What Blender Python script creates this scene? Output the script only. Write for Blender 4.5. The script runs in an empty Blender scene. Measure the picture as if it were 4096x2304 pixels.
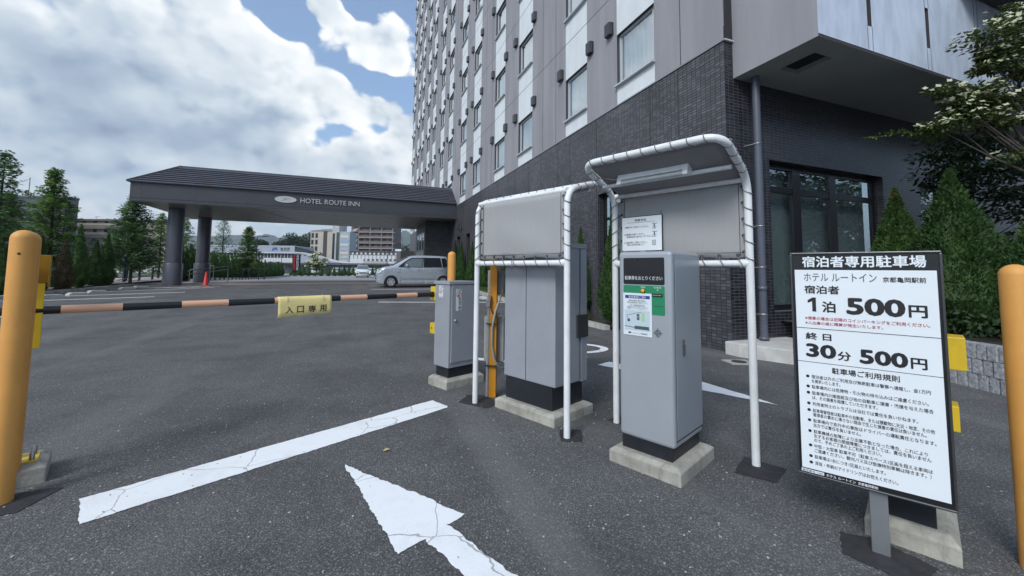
import bpy, math, random
from math import sin, cos, pi, radians as RAD, exp, hypot, atan2, sqrt
from mathutils import Vector, Matrix

scene = bpy.context.scene
COL = scene.collection
# ------------------------------------------------------------------ camera
cam_d = bpy.data.cameras.new("camera")
cam = bpy.data.objects.new("camera", cam_d); COL.objects.link(cam)
YAW, PITCH, ROLL = 0.369427720, 0.0710019722, 0.0101807728
fw = Vector((sin(YAW)*cos(PITCH), cos(YAW)*cos(PITCH), sin(PITCH)))
r0 = Vector((cos(YAW), -sin(YAW), 0)); u0 = r0.cross(fw)
rt = r0*cos(ROLL) + u0*sin(ROLL); up = u0*cos(ROLL) - r0*sin(ROLL)
cam.matrix_world = Matrix(((rt.x, up.x, -fw.x, 0), (rt.y, up.y, -fw.y, 0), (rt.z, up.z, -fw.z, 1.22), (0, 0, 0, 1)))
cam_d.sensor_width = 36; cam_d.sensor_fit = 'HORIZONTAL'
cam_d.lens = 1612.04/4096*36
cam_d.shift_x = 0; cam_d.shift_y = -(1152-967.75)/4096
cam_d.clip_start = 0.05; cam_d.clip_end = 20000
scene.camera = cam
scene.view_settings.view_transform = 'Standard'; scene.view_settings.look = 'None'
scene.view_settings.exposure = 0.58; scene.view_settings.gamma = 1.0
scene.view_settings.use_curve_mapping = False
scene.cycles.volume_step_rate = 4; scene.cycles.volume_max_steps = 32
scene.cycles.max_bounces = 8; scene.cycles.transparent_max_bounces = 12; scene.cycles.volume_bounces = 0
scene.cycles.sample_clamp_indirect = 6

# ------------------------------------------------------------------ node helpers
class NT:
    def __init__(s, tree): s.t = tree; s.t.nodes.clear()
    def n(s, kind, **kw):
        nd = s.t.nodes.new(kind)
        for k, v in kw.items():
            if k.startswith('i_'):
                key = k[2:]; key = int(key) if key.isdigit() else key
                s.set(nd.inputs[key], v)
            else: setattr(nd, k, v)
        return nd
    def set(s, sock, v):
        if isinstance(v, bpy.types.NodeSocket): s.t.links.new(v, sock)
        elif isinstance(v, bpy.types.Node): s.t.links.new(v.outputs[0], sock)
        else:
            try: sock.default_value = v
            except Exception: sock.default_value = tuple(v) + (1,)
    def m(s, op, a, b=0.0, c=0.0, clamp=False):
        nd = s.t.nodes.new('ShaderNodeMath'); nd.operation = op; nd.use_clamp = clamp
        s.set(nd.inputs[0], a); s.set(nd.inputs[1], b); s.set(nd.inputs[2], c)
        return nd.outputs[0]
    def mix(s, f, a, b, mode='MIX'):
        nd = s.t.nodes.new('ShaderNodeMix'); nd.data_type = 'RGBA'; nd.blend_type = mode
        s.set(nd.inputs[0], f); s.set(nd.inputs[6], c4(a)); s.set(nd.inputs[7], c4(b))
        return nd.outputs[2]
    def ramp(s, f, stops, interp='LINEAR'):
        nd = s.t.nodes.new('ShaderNodeValToRGB'); nd.color_ramp.interpolation = interp
        el = nd.color_ramp.elements
        while len(el) < len(stops): el.new(0.5)
        for e, (p, c) in zip(el, stops): e.position = p; e.color = c4(c)
        s.set(nd.inputs[0], f); return nd.outputs[0]
    def sstep(s, x, a, b):
        nd = s.t.nodes.new('ShaderNodeMapRange'); nd.interpolation_type = 'SMOOTHSTEP'
        s.set(nd.inputs[0], x); nd.inputs[1].default_value = a; nd.inputs[2].default_value = b
        return nd.outputs[0]
def c4(c):
    if isinstance(c, (bpy.types.NodeSocket, bpy.types.Node)): return c
    if isinstance(c, (int, float)): return (c, c, c, 1)
    return tuple(c) if len(c) == 4 else tuple(c)+(1,)

# ------------------------------------------------------------------ world: blue sky with broken cumulus
SUN_EL, SUN_AZ = 40.0, 232.0        # azimuth clockwise from +Y
w = bpy.data.worlds.new("World"); scene.world = w; w.use_nodes = True
N = NT(w.node_tree)
sky = N.n('ShaderNodeTexSky', sky_type='NISHITA', sun_disc=False)
sky.sun_elevation = RAD(SUN_EL); sky.sun_rotation = RAD(SUN_AZ); sky.altitude = 100; sky.air_density = 1.2; sky.dust_density = 2.0
geo = N.n('ShaderNodeTexCoord')
sep = N.n('ShaderNodeSeparateXYZ', i_0=geo.outputs['Generated'])
X, Y, Z = sep.outputs
az = N.m('MULTIPLY', N.m('ARCTAN2', X, Y), 180/pi)
el = N.m('MULTIPLY', N.m('ARCSINE', Z), 180/pi)
def blob(a, e, sa, se, amp, rot=0.0):
    da = N.m('SUBTRACT', az, a); de = N.m('SUBTRACT', el, e)
    c, s_ = cos(RAD(rot)), sin(RAD(rot))
    p = N.m('ADD', N.m('MULTIPLY', da, c/sa), N.m('MULTIPLY', de, s_/sa))
    q = N.m('ADD', N.m('MULTIPLY', da, -s_/se), N.m('MULTIPLY', de, c/se))
    d2 = N.m('ADD', N.m('MULTIPLY', p, p), N.m('MULTIPLY', q, q))
    return N.m('MULTIPLY', N.m('EXPONENT', N.m('MULTIPLY', d2, -1)), amp)
def total(lst):
    t = lst[0]
    for b in lst[1:]: t = N.m('ADD', t, b)
    return t
def cloudnoise(dx, dz):
    mp = N.n('ShaderNodeMapping', i_0=geo.outputs['Generated'])
    mp.inputs['Location'].default_value = (dx, 0.35, dz)
    mp.inputs['Scale'].default_value = (1, 1, 1.25)
    a = N.n('ShaderNodeTexNoise', i_Vector=mp.outputs[0], i_Scale=5.0, i_Detail=10.0, i_Roughness=0.58)
    wv = N.n('ShaderNodeMix', data_type='VECTOR', i_0=0.045); N.set(wv.inputs[4], mp.outputs[0]); N.set(wv.inputs[5], a.outputs['Color'])
    v = N.n('ShaderNodeTexVoronoi', feature='SMOOTH_F1', i_Vector=wv.outputs[1], i_Scale=17.0, i_Smoothness=0.35)
    v2 = N.n('ShaderNodeTexVoronoi', feature='F1', i_Vector=wv.outputs[1], i_Scale=46.0)
    return total([N.m('MULTIPLY', N.m('SUBTRACT', a.outputs[0], 0.5), 1.15), N.m('MULTIPLY', N.m('SUBTRACT', 0.42, v.outputs['Distance']), 0.62), N.m('MULTIPLY', N.m('SUBTRACT', 0.40, v2.outputs['Distance']), 0.20)])
cover = N.m('ADD', N.m('MINIMUM', total([blob(-30, 24, 20, 12, 0.80), blob(-18, 21, 11, 8.5, 0.62), blob(-9.5, 18.5, 7.5, 5.0, 0.62), blob(-13.5, 25.5, 3.5, 3.0, 0.30), blob(-30, 8, 26, 6, 0.50), blob(-6, 22.5, 4.0, 2.0, 0.30, -25), blob(2.6, 28.2, 4.0, 2.6, 1.0), blob(-5.0, 31.2, 2.6, 2.0, 0.8), blob(-10, 12.0, 16, 4.0, 0.42), blob(1.0, 14.5, 8, 2.6, 0.45), blob(4.0, 17.0, 6, 3.0, 0.62), blob(-2.0, 12.8, 9, 2.2, 0.62), blob(1.5, 20.6, 5.0, 1.7, 0.62), blob(2.0, 9.5, 10, 2.5, 0.40), blob(30, 35, 25, 22, 0.3), blob(-85, 38, 42, 34, 0.45), blob(180, 45, 60, 40, 0.45), blob(-180, 45, 60, 40, 0.45)]), 0.73), total([blob(-9.6, 29.8, 3.6, 2.6, -0.95), blob(1.4, 24.4, 4.6, 1.1, -0.75, -8), blob(-3.2, 17.3, 3.8, 1.3, -0.52, 16), blob(1.5, 18.6, 2.2, 0.8, -0.28), blob(-6.5, 15.6, 2.0, 0.7, -0.25), blob(6.8, 33.8, 2.2, 2.4, -0.7), blob(7.0, 23.4, 2.2, 1.3, -0.5), blob(-1.2, 32.6, 1.6, 2.2, -0.5)]))
n0 = cloudnoise(0, 0); n1 = cloudnoise(0.014, 0.028)
d0 = N.m('ADD', N.m('SUBTRACT', cover, 0.20), n0)
mask = N.sstep(d0, -0.03, 0.16)
lit = N.m('SUBTRACT', n0, n1)
def soft(dx, dz):
    mp = N.n('ShaderNodeMapping', i_0=geo.outputs['Generated']); mp.inputs['Location'].default_value = (dx, .2, dz); mp.inputs['Scale'].default_value = (1, 1, 1.6)
    return N.n('ShaderNodeTexNoise', i_Vector=mp.outputs[0], i_Scale=4.6, i_Detail=4.0, i_Roughness=0.5, i_Distortion=0.25).outputs[0]
litb = N.m('SUBTRACT', soft(0, 0), soft(0.035, 0.07))
big = N.n('ShaderNodeTexNoise', i_Vector=N.n('ShaderNodeMapping', i_0=geo.outputs['Generated'], i_Scale=(1, 1, 2.2)), i_Scale=3.6, i_Detail=5.0, i_Roughness=0.55)
thick = N.sstep(d0, 0.12, 0.62)
dark = total([blob(-28, 18.6, 11, 3.2, 0.42, -4), blob(-20, 13.6, 15, 2.2, 0.46), blob(-10.3, 18.2, 4.8, 2.0, 0.45, 8), blob(-17, 16.0, 7, 1.8, 0.26), blob(-40, 26, 12, 5, 0.18), blob(-24, 24, 5, 2.2, 0.14), blob(-12, 22.5, 3, 1.5, 0.1), blob(-25, 8.5, 18, 2.5, 0.26), blob(3.2, 27.2, 3.4, 0.9, 0.12), blob(3.5, 15.6, 4.5, 0.9, 0.15)])
brt = N.m('ADD', N.m('SUBTRACT', N.m('ADD', 0.84, N.m('ADD', N.m('MULTIPLY', lit, N.m('SUBTRACT', 0.85, N.m('MULTIPLY', thick, 0.75))), N.m('MULTIPLY', litb, 1.1))), N.m('MULTIPLY', thick, 0.08)),
          N.m('SUBTRACT', N.m('MULTIPLY', N.m('SUBTRACT', big.outputs[0], 0.5), 0.70), N.m('MULTIPLY', dark, 1.05)))
ccol = N.ramp(brt, [(0.0, (0.19, 0.245, 0.33)), (0.30, (0.29, 0.36, 0.45)), (0.60, (0.46, 0.52, 0.575)), (0.82, (0.64, 0.675, 0.70)), (1.0, (0.76, 0.775, 0.775))])
CL = 10.0   # background strength is 0.1, so cloud radiance is ccol
skyb = N.mix(0.14, N.mix(1.0, sky.outputs[0], (0.84, 1.05, 1.26), 'MULTIPLY'), (6.0, 6.9, 7.6))
hz = N.sstep(el, 16.0, 3.0)          # milky air toward the horizon belongs to the sky itself
base = N.mix(N.m('MULTIPLY', hz, 0.72), skyb, (4.7, 5.6, 6.4))
ccol10 = N.mix(1.0, ccol, (CL, CL, CL), 'MULTIPLY')
colr = N.mix(N.m('MULTIPLY', mask, N.m('SUBTRACT', 1.0, N.m('MULTIPLY', hz, 0.25))), base, ccol10)
bg = N.n('ShaderNodeBackground', i_Color=colr, i_Strength=0.1)
N.n('ShaderNodeOutputWorld', i_0=bg)

# soft sun through thin cloud
sd = bpy.data.lights.new("sun", 'SUN'); sd.energy = 1.5; sd.angle = RAD(20); sd.color = (1.0, 0.98, 0.95)
so = bpy.data.objects.new("sun", sd); COL.objects.link(so)
sv = Vector((sin(RAD(SUN_AZ))*cos(RAD(SUN_EL)), cos(RAD(SUN_AZ))*cos(RAD(SUN_EL)), sin(RAD(SUN_EL))))
so.rotation_euler = sv.to_track_quat('Z', 'Y').to_euler()

# ------------------------------------------------------------------ ground height
GY = (-60, 7, 9, 12, 14, 16.6, 20.4, 24, 28, 34, 45, 57, 70, 8000.)
GZ = (0, 0, .015, .09, .155, .22, .32, .39, .41, .35, .13, .0, -.03, -.03)
def G(x, y):
    if y <= GY[0]: z = 0
    else:
        z = GZ[-1]
        for i in range(len(GY)-1):
            if y <= GY[i+1]:
                t = (y-GY[i])/(GY[i+1]-GY[i]); z = GZ[i]+(GZ[i+1]-GZ[i])*t; break
    k = min(1, max(0, (y-9)/8))*(1-min(1, max(0, (y-26)/10)))
    return z - k*.010*min(14, max(0, -x))

# ------------------------------------------------------------------ mesh helper
class MB:
    def __init__(s): s.v = []; s.f = []; s.mi = []; s.sm = []
    def add(s, vs, fs, m=0, sm=False):
        o = len(s.v); s.v.extend([tuple(p) for p in vs])
        for f in fs: s.f.append([i+o for i in f]); s.mi.append(m); s.sm.append(sm)
        return s
    def quad(s, a, b, c, d, m=0): return s.add([a, b, c, d], [(0, 1, 2, 3)], m)
    def box(s, x0, x1, y0, y1, z0, z1, m=0, M=None):
        vs = [Vector((x, y, z)) for z in (z0, z1) for y in (y0, y1) for x in (x0, x1)]
        if M is not None: vs = [M @ v for v in vs]
        return s.add(vs, [(0, 2, 3, 1), (4, 5, 7, 6), (0, 1, 5, 4), (2, 6, 7, 3), (0, 4, 6, 2), (1, 3, 7, 5)], m)
    def bar(s, p, q, wdt, hgt=None, m=0):
        p = Vector(p); q = Vector(q); hgt = hgt or wdt
        d = (q-p); L = d.length; d.normalize()
        a = Vector((0, 0, 1)) if abs(d.z) < .95 else Vector((1, 0, 0))
        sx = d.cross(a).normalized(); sy = sx.cross(d).normalized()
        M = Matrix(((sx.x, d.x, sy.x, p.x), (sx.y, d.y, sy.y, p.y), (sx.z, d.z, sy.z, p.z), (0, 0, 0, 1)))
        return s.box(-wdt/2, wdt/2, 0, L, -hgt/2, hgt/2, m, M)
    def prism(s, poly, z0, z1, m=0):
        n = len(poly)
        vs = [(x, y, z0) for x, y in poly]+[(x, y, z1) for x, y in poly]
        fs = [tuple(range(n-1, -1, -1)), tuple(range(n, 2*n))]+[(i, (i+1) % n, n+(i+1) % n, n+i) for i in range(n)]
        return s.add(vs, fs, m)
    def xprism(s, poly, y0, y1, m=0):     # poly in x,z extruded along y
        n = len(poly)
        vs = [(x, y0, z) for x, z in poly]+[(x, y1, z) for x, z in poly]
        fs = [tuple(range(n)), tuple(range(2*n-1, n-1, -1))]+[(i, n+i, n+(i+1) % n, (i+1) % n) for i in range(n)]
        return s.add(vs, fs, m)
    def tube(s, pts, r, n=10, m=0, cap=True):
        pts = [Vector(p) for p in pts]; k = len(pts)
        rr = r if isinstance(r, (list, tuple)) else [r]*k
        t0 = (pts[1]-pts[0]).normalized()
        a = Vector((0, 0, 1)) if abs(t0.z) < .9 else Vector((1, 0, 0))
        nx = t0.cross(a).normalized(); vs = []
        for i, p in enumerate(pts):
            t = ((pts[min(i+1, k-1)]-p).normalized()+(p-pts[max(i-1, 0)]).normalized())
            if t.length < 1e-6: t = t0
            t.normalize(); nx = (nx-t*nx.dot(t)).normalized(); ny = t.cross(nx)
            vs += [p+(nx*cos(2*pi*j/n)+ny*sin(2*pi*j/n))*rr[i] for j in range(n)]
        fs = [(i*n+j, i*n+(j+1) % n, (i+1)*n+(j+1) % n, (i+1)*n+j) for i in range(k-1) for j in range(n)]
        s.add(vs, fs, m, True)
        if cap: s.add(vs[:n], [tuple(range(n-1, -1, -1))], m); s.add(vs[-n:], [tuple(range(n))], m)
        return s
    def lathe(s, prof, c=(0, 0, 0), n=24, m=0, M=None, sm=True):
        vs = []
        for r, z in prof: vs += [Vector((c[0]+r*cos(2*pi*j/n), c[1]+r*sin(2*pi*j/n), c[2]+z)) for j in range(n)]
        if M is not None: vs = [M @ v for v in vs]
        k = len(prof)
        return s.add(vs, [(i*n+j, i*n+(j+1) % n, (i+1)*n+(j+1) % n, (i+1)*n+j) for i in range(k-1) for j in range(n)], m, sm)
    def text(s, body, x0, x1, z0, z1, y=0.0, bold=0.0, m=0, plane='xz', M=None):
        vs, fs = glyphs(body, 0.0)
        ax = min(v[0] for v in vs); bx = max(v[0] for v in vs); ay = min(v[1] for v in vs); by = max(v[1] for v in vs)
        fx = (x1-x0)/(bx-ax); fz = (z1-z0)/(by-ay); b = bold
        for i, (dx, dz) in enumerate([(0, 0)] if not b else [(0, 0), (b, 0), (-b, 0), (0, b), (0, -b), (b*.7, b*.7), (-b*.7, -b*.7), (b*.7, -b*.7), (-b*.7, b*.7)]):
            out = [Vector((x0+(v[0]-ax+dx)*fx, y-.00002*i, z0+(v[1]-ay+dz)*fz)) for v in vs]
            if M is not None: out = [M @ v for v in out]
            s.add(out, fs, m)
        return s
    def build(s, name, mats, parent=None, bevel=0, seg=2, loc=None):
        me = bpy.data.meshes.new(name); me.from_pydata(s.v, [], s.f)
        for mt in (mats if isinstance(mats, (list, tuple)) else [mats]): me.materials.append(mt)
        me.polygons.foreach_set('material_index', s.mi); me.polygons.foreach_set('use_smooth', s.sm)
        me.update()
        o = bpy.data.objects.new(name, me); COL.objects.link(o)
        if parent: o.parent = parent
        if loc: o.location = loc
        if bevel:
            b = o.modifiers.new('bevel', 'BEVEL'); b.width = bevel; b.segments = seg; b.limit_method = 'ANGLE'; b.angle_limit = RAD(40)
        return o
_gc = {}
def glyphs(body, bold):
    k = (body, bold)
    if k in _gc: return _gc[k]
    cu = bpy.data.curves.new('t', 'FONT'); cu.body = body; cu.offset = bold; cu.resolution_u = 3
    o = bpy.data.objects.new('t', cu); COL.objects.link(o)
    dg = bpy.context.evaluated_depsgraph_get(); me = bpy.data.meshes.new_from_object(o.evaluated_get(dg))
    r = ([tuple(v.co) for v in me.vertices], [tuple(p.vertices) for p in me.polygons])
    bpy.data.objects.remove(o); bpy.data.curves.remove(cu); bpy.data.meshes.remove(me)
    _gc[k] = r; return r

def thing(name, label, cat, loc=(0, 0, 0), rz=0.0, group=None):
    o = bpy.data.objects.new(name, None); COL.objects.link(o); o.empty_display_size = .2
    o.location = loc; o.rotation_euler = (0, 0, rz); o['label'] = label; o['category'] = cat
    if group: o['group'] = group
    return o
def tag(o, label, cat, group=None):
    o['label'] = label; o['category'] = cat
    if group: o['group'] = group
    return o
def struct(o): o['kind'] = 'structure'; return o
def dup(root, loc, rz=None, label=None, scale=None):
    r = root.copy(); COL.objects.link(r); r.location = loc
    if rz is not None: r.rotation_euler = (0, 0, rz)
    if scale: r.scale = scale
    if label: r['label'] = label
    for ch in list(root.children):
        c = ch.copy(); COL.objects.link(c); c.parent = r
        for g in list(ch.children):
            d = g.copy(); COL.objects.link(d); d.parent = c
    return r
def put(o, parent, loc=(0, 0, 0), rz=0):      # linked copy of a part
    c = o.copy(); COL.objects.link(c); c.parent = parent; c.location = loc; c.rotation_euler = (0, 0, rz); return c

# ------------------------------------------------------------------ materials
MATS = {}
def pm(name, col, rough=.5, metal=0., var=0., vs=6., bump=0., bs=60., spec=.5, col2=None, stretch=None, dirt=0., coat=0.):
    mt = bpy.data.materials.new(name); mt.use_nodes = True; T = NT(mt.node_tree)
    p = T.n('ShaderNodeBsdfPrincipled'); T.n('ShaderNodeOutputMaterial', i_0=p)
    tc = T.n('ShaderNodeTexCoord'); vec = tc.outputs['Object']
    if stretch: vec = T.n('ShaderNodeMapping', i_0=vec, i_Scale=stretch).outputs[0]
    c = c4(col)
    if var or col2:
        nz = T.n('ShaderNodeTexNoise', i_Vector=vec, i_Scale=vs, i_Detail=6.0, i_Roughness=.6)
        f = T.sstep(nz.outputs[0], .3, .7)
        c2 = c4(col2) if col2 else tuple(min(1, x*(1+var)) for x in c[:3])+(1,)
        c1 = c if col2 else tuple(x*(1-var) for x in c[:3])+(1,)
        c = T.mix(f, c1, c2)
    if dirt:
        nz2 = T.n('ShaderNodeTexNoise', i_Vector=T.n('ShaderNodeMapping', i_0=tc.outputs['Object'], i_Scale=(9, 9, 1.6)), i_Scale=2.2, i_Detail=7.0, i_Roughness=.7)
        c = T.mix(T.m('MULTIPLY', T.sstep(nz2.outputs[0], .5, .78), dirt), c, (.09, .08, .065))
    T.set(p.inputs['Base Color'], c); p.inputs['Metallic'].default_value = metal
    rz = T.n('ShaderNodeTexNoise', i_Vector=vec, i_Scale=vs*2.3, i_Detail=3.0)
    T.set(p.inputs['Roughness'], T.m('ADD', rough-.06, T.m('MULTIPLY', rz.outputs[0], .12)))
    p.inputs['Specular IOR Level'].default_value = spec; p.inputs['Coat Weight'].default_value = coat; p.inputs['Coat Roughness'].default_value = .08
    if bump:
        bz = T.n('ShaderNodeTexNoise', i_Vector=vec, i_Scale=bs, i_Detail=4.0)
        b = T.n('ShaderNodeBump', i_Strength=bump, i_Distance=.01, i_Height=bz.outputs[0]); T.set(p.inputs['Normal'], b)
    MATS[name] = mt; return mt

def asphalt():
    mt = bpy.data.materials.new('asphalt'); mt.use_nodes = True; T = NT(mt.node_tree)
    p = T.n('ShaderNodeBsdfPrincipled'); T.n('ShaderNodeOutputMaterial', i_0=p)
    v = T.n('ShaderNodeTexCoord').outputs['Object']
    st = T.n('ShaderNodeTexVoronoi', i_Vector=v, i_Scale=135.0, i_Randomness=1.0)
    st2 = T.n('ShaderNodeTexVoronoi', i_Vector=v, i_Scale=38.0)
    nz = T.n('ShaderNodeTexNoise', i_Vector=v, i_Scale=1.1, i_Detail=7.0, i_Roughness=.62)
    nf = T.n('ShaderNodeTexNoise', i_Vector=v, i_Scale=260.0, i_Detail=2.0)
    sp = T.n('ShaderNodeSeparateColor', i_0=st.outputs['Color'])
    base = T.ramp(sp.outputs[0], [(0, .095), (.55, .148), (.86, .215), (.97, .29), (1, .42)])
    edge = T.sstep(st.outputs['Distance'], .75, .25)
    base = T.mix(edge, (.085, .086, .088), base)
    big = T.ramp(nz.outputs[0], [(.3, .70), (.5, 1.0), (.72, 1.24)])
    base = T.mix(1.0, base, big, 'MULTIPLY')
    sp2 = T.n('ShaderNodeSeparateColor', i_0=st2.outputs['Color'])
    base = T.mix(T.m('MULTIPLY', T.m('GREATER_THAN', sp2.outputs[1], .985), T.sstep(st2.outputs['Distance'], .30, .18)), base, (.5, .49, .46))
    base = T.mix(1.0, base, (.895, .895, .90), 'MULTIPLY')
    # faint tyre polish, streaks along the lane
    mp = T.n('ShaderNodeMapping', i_0=v, i_Rotation=(0, 0, RAD(-23.5)), i_Scale=(1.6, .16, 1))
    tr = T.n('ShaderNodeTexNoise', i_Vector=mp.outputs[0], i_Scale=1.0, i_Detail=4.0)
    base = T.mix(T.m('MULTIPLY', T.sstep(tr.outputs[0], .52, .72), .35), base, (.185, .184, .182))
    ow = T.n('ShaderNodeTexNoise', i_Vector=v, i_Scale=.55, i_Detail=9.0, i_Roughness=.72)
    base = T.mix(T.m('MULTIPLY', T.sstep(ow.outputs[0], .60, .70), .5), base, (.062, .062, .064))
    sc = T.n('ShaderNodeTexNoise', i_Vector=T.n('ShaderNodeMapping', i_0=v, i_Rotation=(0, 0, RAD(-58)), i_Scale=(9, .11, 1)), i_Scale=1.0, i_Detail=2.0)
    base = T.mix(T.m('MULTIPLY', T.sstep(sc.outputs[0], .665, .74), .07), base, (.30, .30, .30))
    T.set(p.inputs['Base Color'], base); p.inputs['Roughness'].default_value = .88; p.inputs['Specular IOR Level'].default_value = .28
    h = T.m('ADD', T.m('MULTIPLY', st.outputs['Distance'], -1.0), T.m('MULTIPLY', nf.outputs[0], .5))
    b = T.n('ShaderNodeBump', i_Strength=.55, i_Distance=.006, i_Height=h); T.set(p.inputs['Normal'], b)
    return mt
def paint_white():
    mt = bpy.data.materials.new('road_paint'); mt.use_nodes = True; T = NT(mt.node_tree)
    p = T.n('ShaderNodeBsdfPrincipled'); T.n('ShaderNodeOutputMaterial', i_0=p)
    v = T.n('ShaderNodeTexCoord').outputs['Object']
    wob = T.n('ShaderNodeTexNoise', i_Vector=v, i_Scale=9.0, i_Detail=4.0)
    vv = T.n('ShaderNodeMix', data_type='VECTOR', i_0=.05); T.set(vv.inputs[4], v); T.set(vv.inputs[5], wob.outputs['Color'])
    cr = T.n('ShaderNodeTexVoronoi', feature='DISTANCE_TO_EDGE', i_Vector=vv.outputs[1], i_Scale=2.0)
    crack = T.sstep(cr.outputs[0], .0065, .0015)
    pit = T.n('ShaderNodeTexNoise', i_Vector=v, i_Scale=75.0, i_Detail=3.0, i_Roughness=.7)
    pits = T.m('MULTIPLY', T.sstep(pit.outputs[0], .66, .74), .55)
    dn = T.n('ShaderNodeTexNoise', i_Vector=v, i_Scale=4.5, i_Detail=8.0, i_Roughness=.7)
    base = T.mix(T.m('MULTIPLY', T.sstep(dn.outputs[0], .45, .75), .35), (.80, .82, .84), (.55, .56, .57))
    base = T.mix(T.m('MAXIMUM', T.m('MULTIPLY', crack, .6), pits), base, (.12, .12, .12))
    T.set(p.inputs['Base Color'], base); p.inputs['Roughness'].default_value = .75
    g = T.n('ShaderNodeTexNoise', i_Vector=v, i_Scale=120.0, i_Detail=2.0)
    b = T.n('ShaderNodeBump', i_Strength=.3, i_Distance=.003, i_Height=T.m('SUBTRACT', g.outputs[0], T.m('MULTIPLY', crack, 2.0))); T.set(p.inputs['Normal'], b)
    return mt
def tiles(name, c1, c2, mortar, bw, bh, rough, ms=.0035, off=0.0, bump=.5):
    mt = bpy.data.materials.new(name); mt.use_nodes = True; T = NT(mt.node_tree)
    p = T.n('ShaderNodeBsdfPrincipled'); T.n('ShaderNodeOutputMaterial', i_0=p)
    s = T.n('ShaderNodeSeparateXYZ', i_0=T.n('ShaderNodeTexCoord').outputs['Object'])
    cv = T.n('ShaderNodeCombineXYZ', i_0=T.m('ADD', s.outputs[0], s.outputs[1]), i_1=s.outputs[2])
    br = T.n('ShaderNodeTexBrick', offset=off, squash=1.0, i_Vector=cv.outputs[0], i_Scale=1.0, i_Color1=c4(c1), i_Color2=c4(c2), i_Mortar=c4(mortar))
    br.inputs['Brick Width'].default_value = bw; br.inputs['Row Height'].default_value = bh
    br.inputs['Mortar Size'].default_value = ms; br.inputs['Mortar Smooth'].default_value = .3; br.inputs['Bias'].default_value = -.3
    nz = T.n('ShaderNodeTexNoise', i_Vector=cv.outputs[0], i_Scale=.9, i_Detail=5.0)
    T.set(p.inputs['Base Color'], T.mix(1.0, br.outputs[0], T.ramp(nz.outputs[0], [(.3, .8), (.7, 1.25)]), 'MULTIPLY'))
    T.set(p.inputs['Roughness'], T.m('ADD', rough, T.m('MULTIPLY', br.outputs[1], .3)))
    b = T.n('ShaderNodeBump', i_Strength=bump, i_Distance=.006, i_Height=T.m('MULTIPLY', br.outputs[1], -1.0)); T.set(p.inputs['Normal'], b)
    return mt
def leafmat(name, ca, cb, cc=None, rough=.6, trans=.25, patch=None):
    mt = bpy.data.materials.new(name); mt.use_nodes = True; T = NT(mt.node_tree)
    g = T.n('ShaderNodeNewGeometry'); tc = T.n('ShaderNodeTexCoord')
    nz = T.n('ShaderNodeTexNoise', i_Vector=tc.outputs['Object'], i_Scale=2.6, i_Detail=3.0)
    c = T.mix(g.outputs['Random Per Island'], ca, cb)
    c = T.mix(T.sstep(nz.outputs[0], .48, .72), c, cc or cb)
    if patch: c = T.mix(T.m('MULTIPLY', T.sstep(T.n('ShaderNodeTexNoise', i_Vector=tc.outputs['Object'], i_Scale=1.7).outputs[0], .58, .68), .45), c, patch)
    oi = T.n('ShaderNodeObjectInfo'); c = T.mix(1.0, c, T.ramp(oi.outputs['Random'], [(0, .8), (1, 1.25)]), 'MULTIPLY')
    p = T.n('ShaderNodeBsdfPrincipled', i_Roughness=rough); T.set(p.inputs['Base Color'], c); p.inputs['Specular IOR Level'].default_value = .3
    tr = T.n('ShaderNodeBsdfTranslucent'); T.set(tr.inputs[0], c)
    mx = T.n('ShaderNodeMixShader', i_0=trans); T.set(mx.inputs[1], p); T.set(mx.inputs[2], tr)
    T.n('ShaderNodeOutputMaterial', i_0=mx); return mt
def glassmat(name, tint, refl=.25, rough=.01):
    mt = bpy.data.materials.new(name); mt.use_nodes = True; T = NT(mt.node_tree)
    lw = T.n('ShaderNodeLayerWeight', i_Blend=.25)
    gl = T.n('ShaderNodeBsdfGlossy', i_Color=(.95, .97, 1, 1), i_Roughness=rough); tr = T.n('ShaderNodeBsdfTransparent', i_Color=c4(tint))
    mx = T.n('ShaderNodeMixShader', i_0=T.m('ADD', refl, T.m('MULTIPLY', lw.outputs[1], .6), clamp=True)); T.set(mx.inputs[1], tr); T.set(mx.inputs[2], gl)
    T.n('ShaderNodeOutputMaterial', i_0=mx); return mt
def stripemat():   # barrier arm: black and pale orange bands along local x
    mt = bpy.data.materials.new('arm_bands'); mt.use_nodes = True; T = NT(mt.node_tree)
    p = T.n('ShaderNodeBsdfPrincipled', i_Roughness=.38); T.n('ShaderNodeOutputMaterial', i_0=p)
    s = T.n('ShaderNodeSeparateXYZ', i_0=T.n('ShaderNodeTexCoord').outputs['Object'])
    edges = [.206, .449, .766, 1.022, 1.312, 1.562, 1.877, 2.155, 2.458, 2.73]
    acc = 0.0
    for e in edges: acc = T.m('ADD', acc, T.m('GREATER_THAN', s.outputs[0], e))
    odd = T.m('MODULO', acc, 2.0)
    T.set(p.inputs['Base Color'], T.mix(odd, (.012, .012, .014), (.72, .40, .25))); return mt

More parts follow.
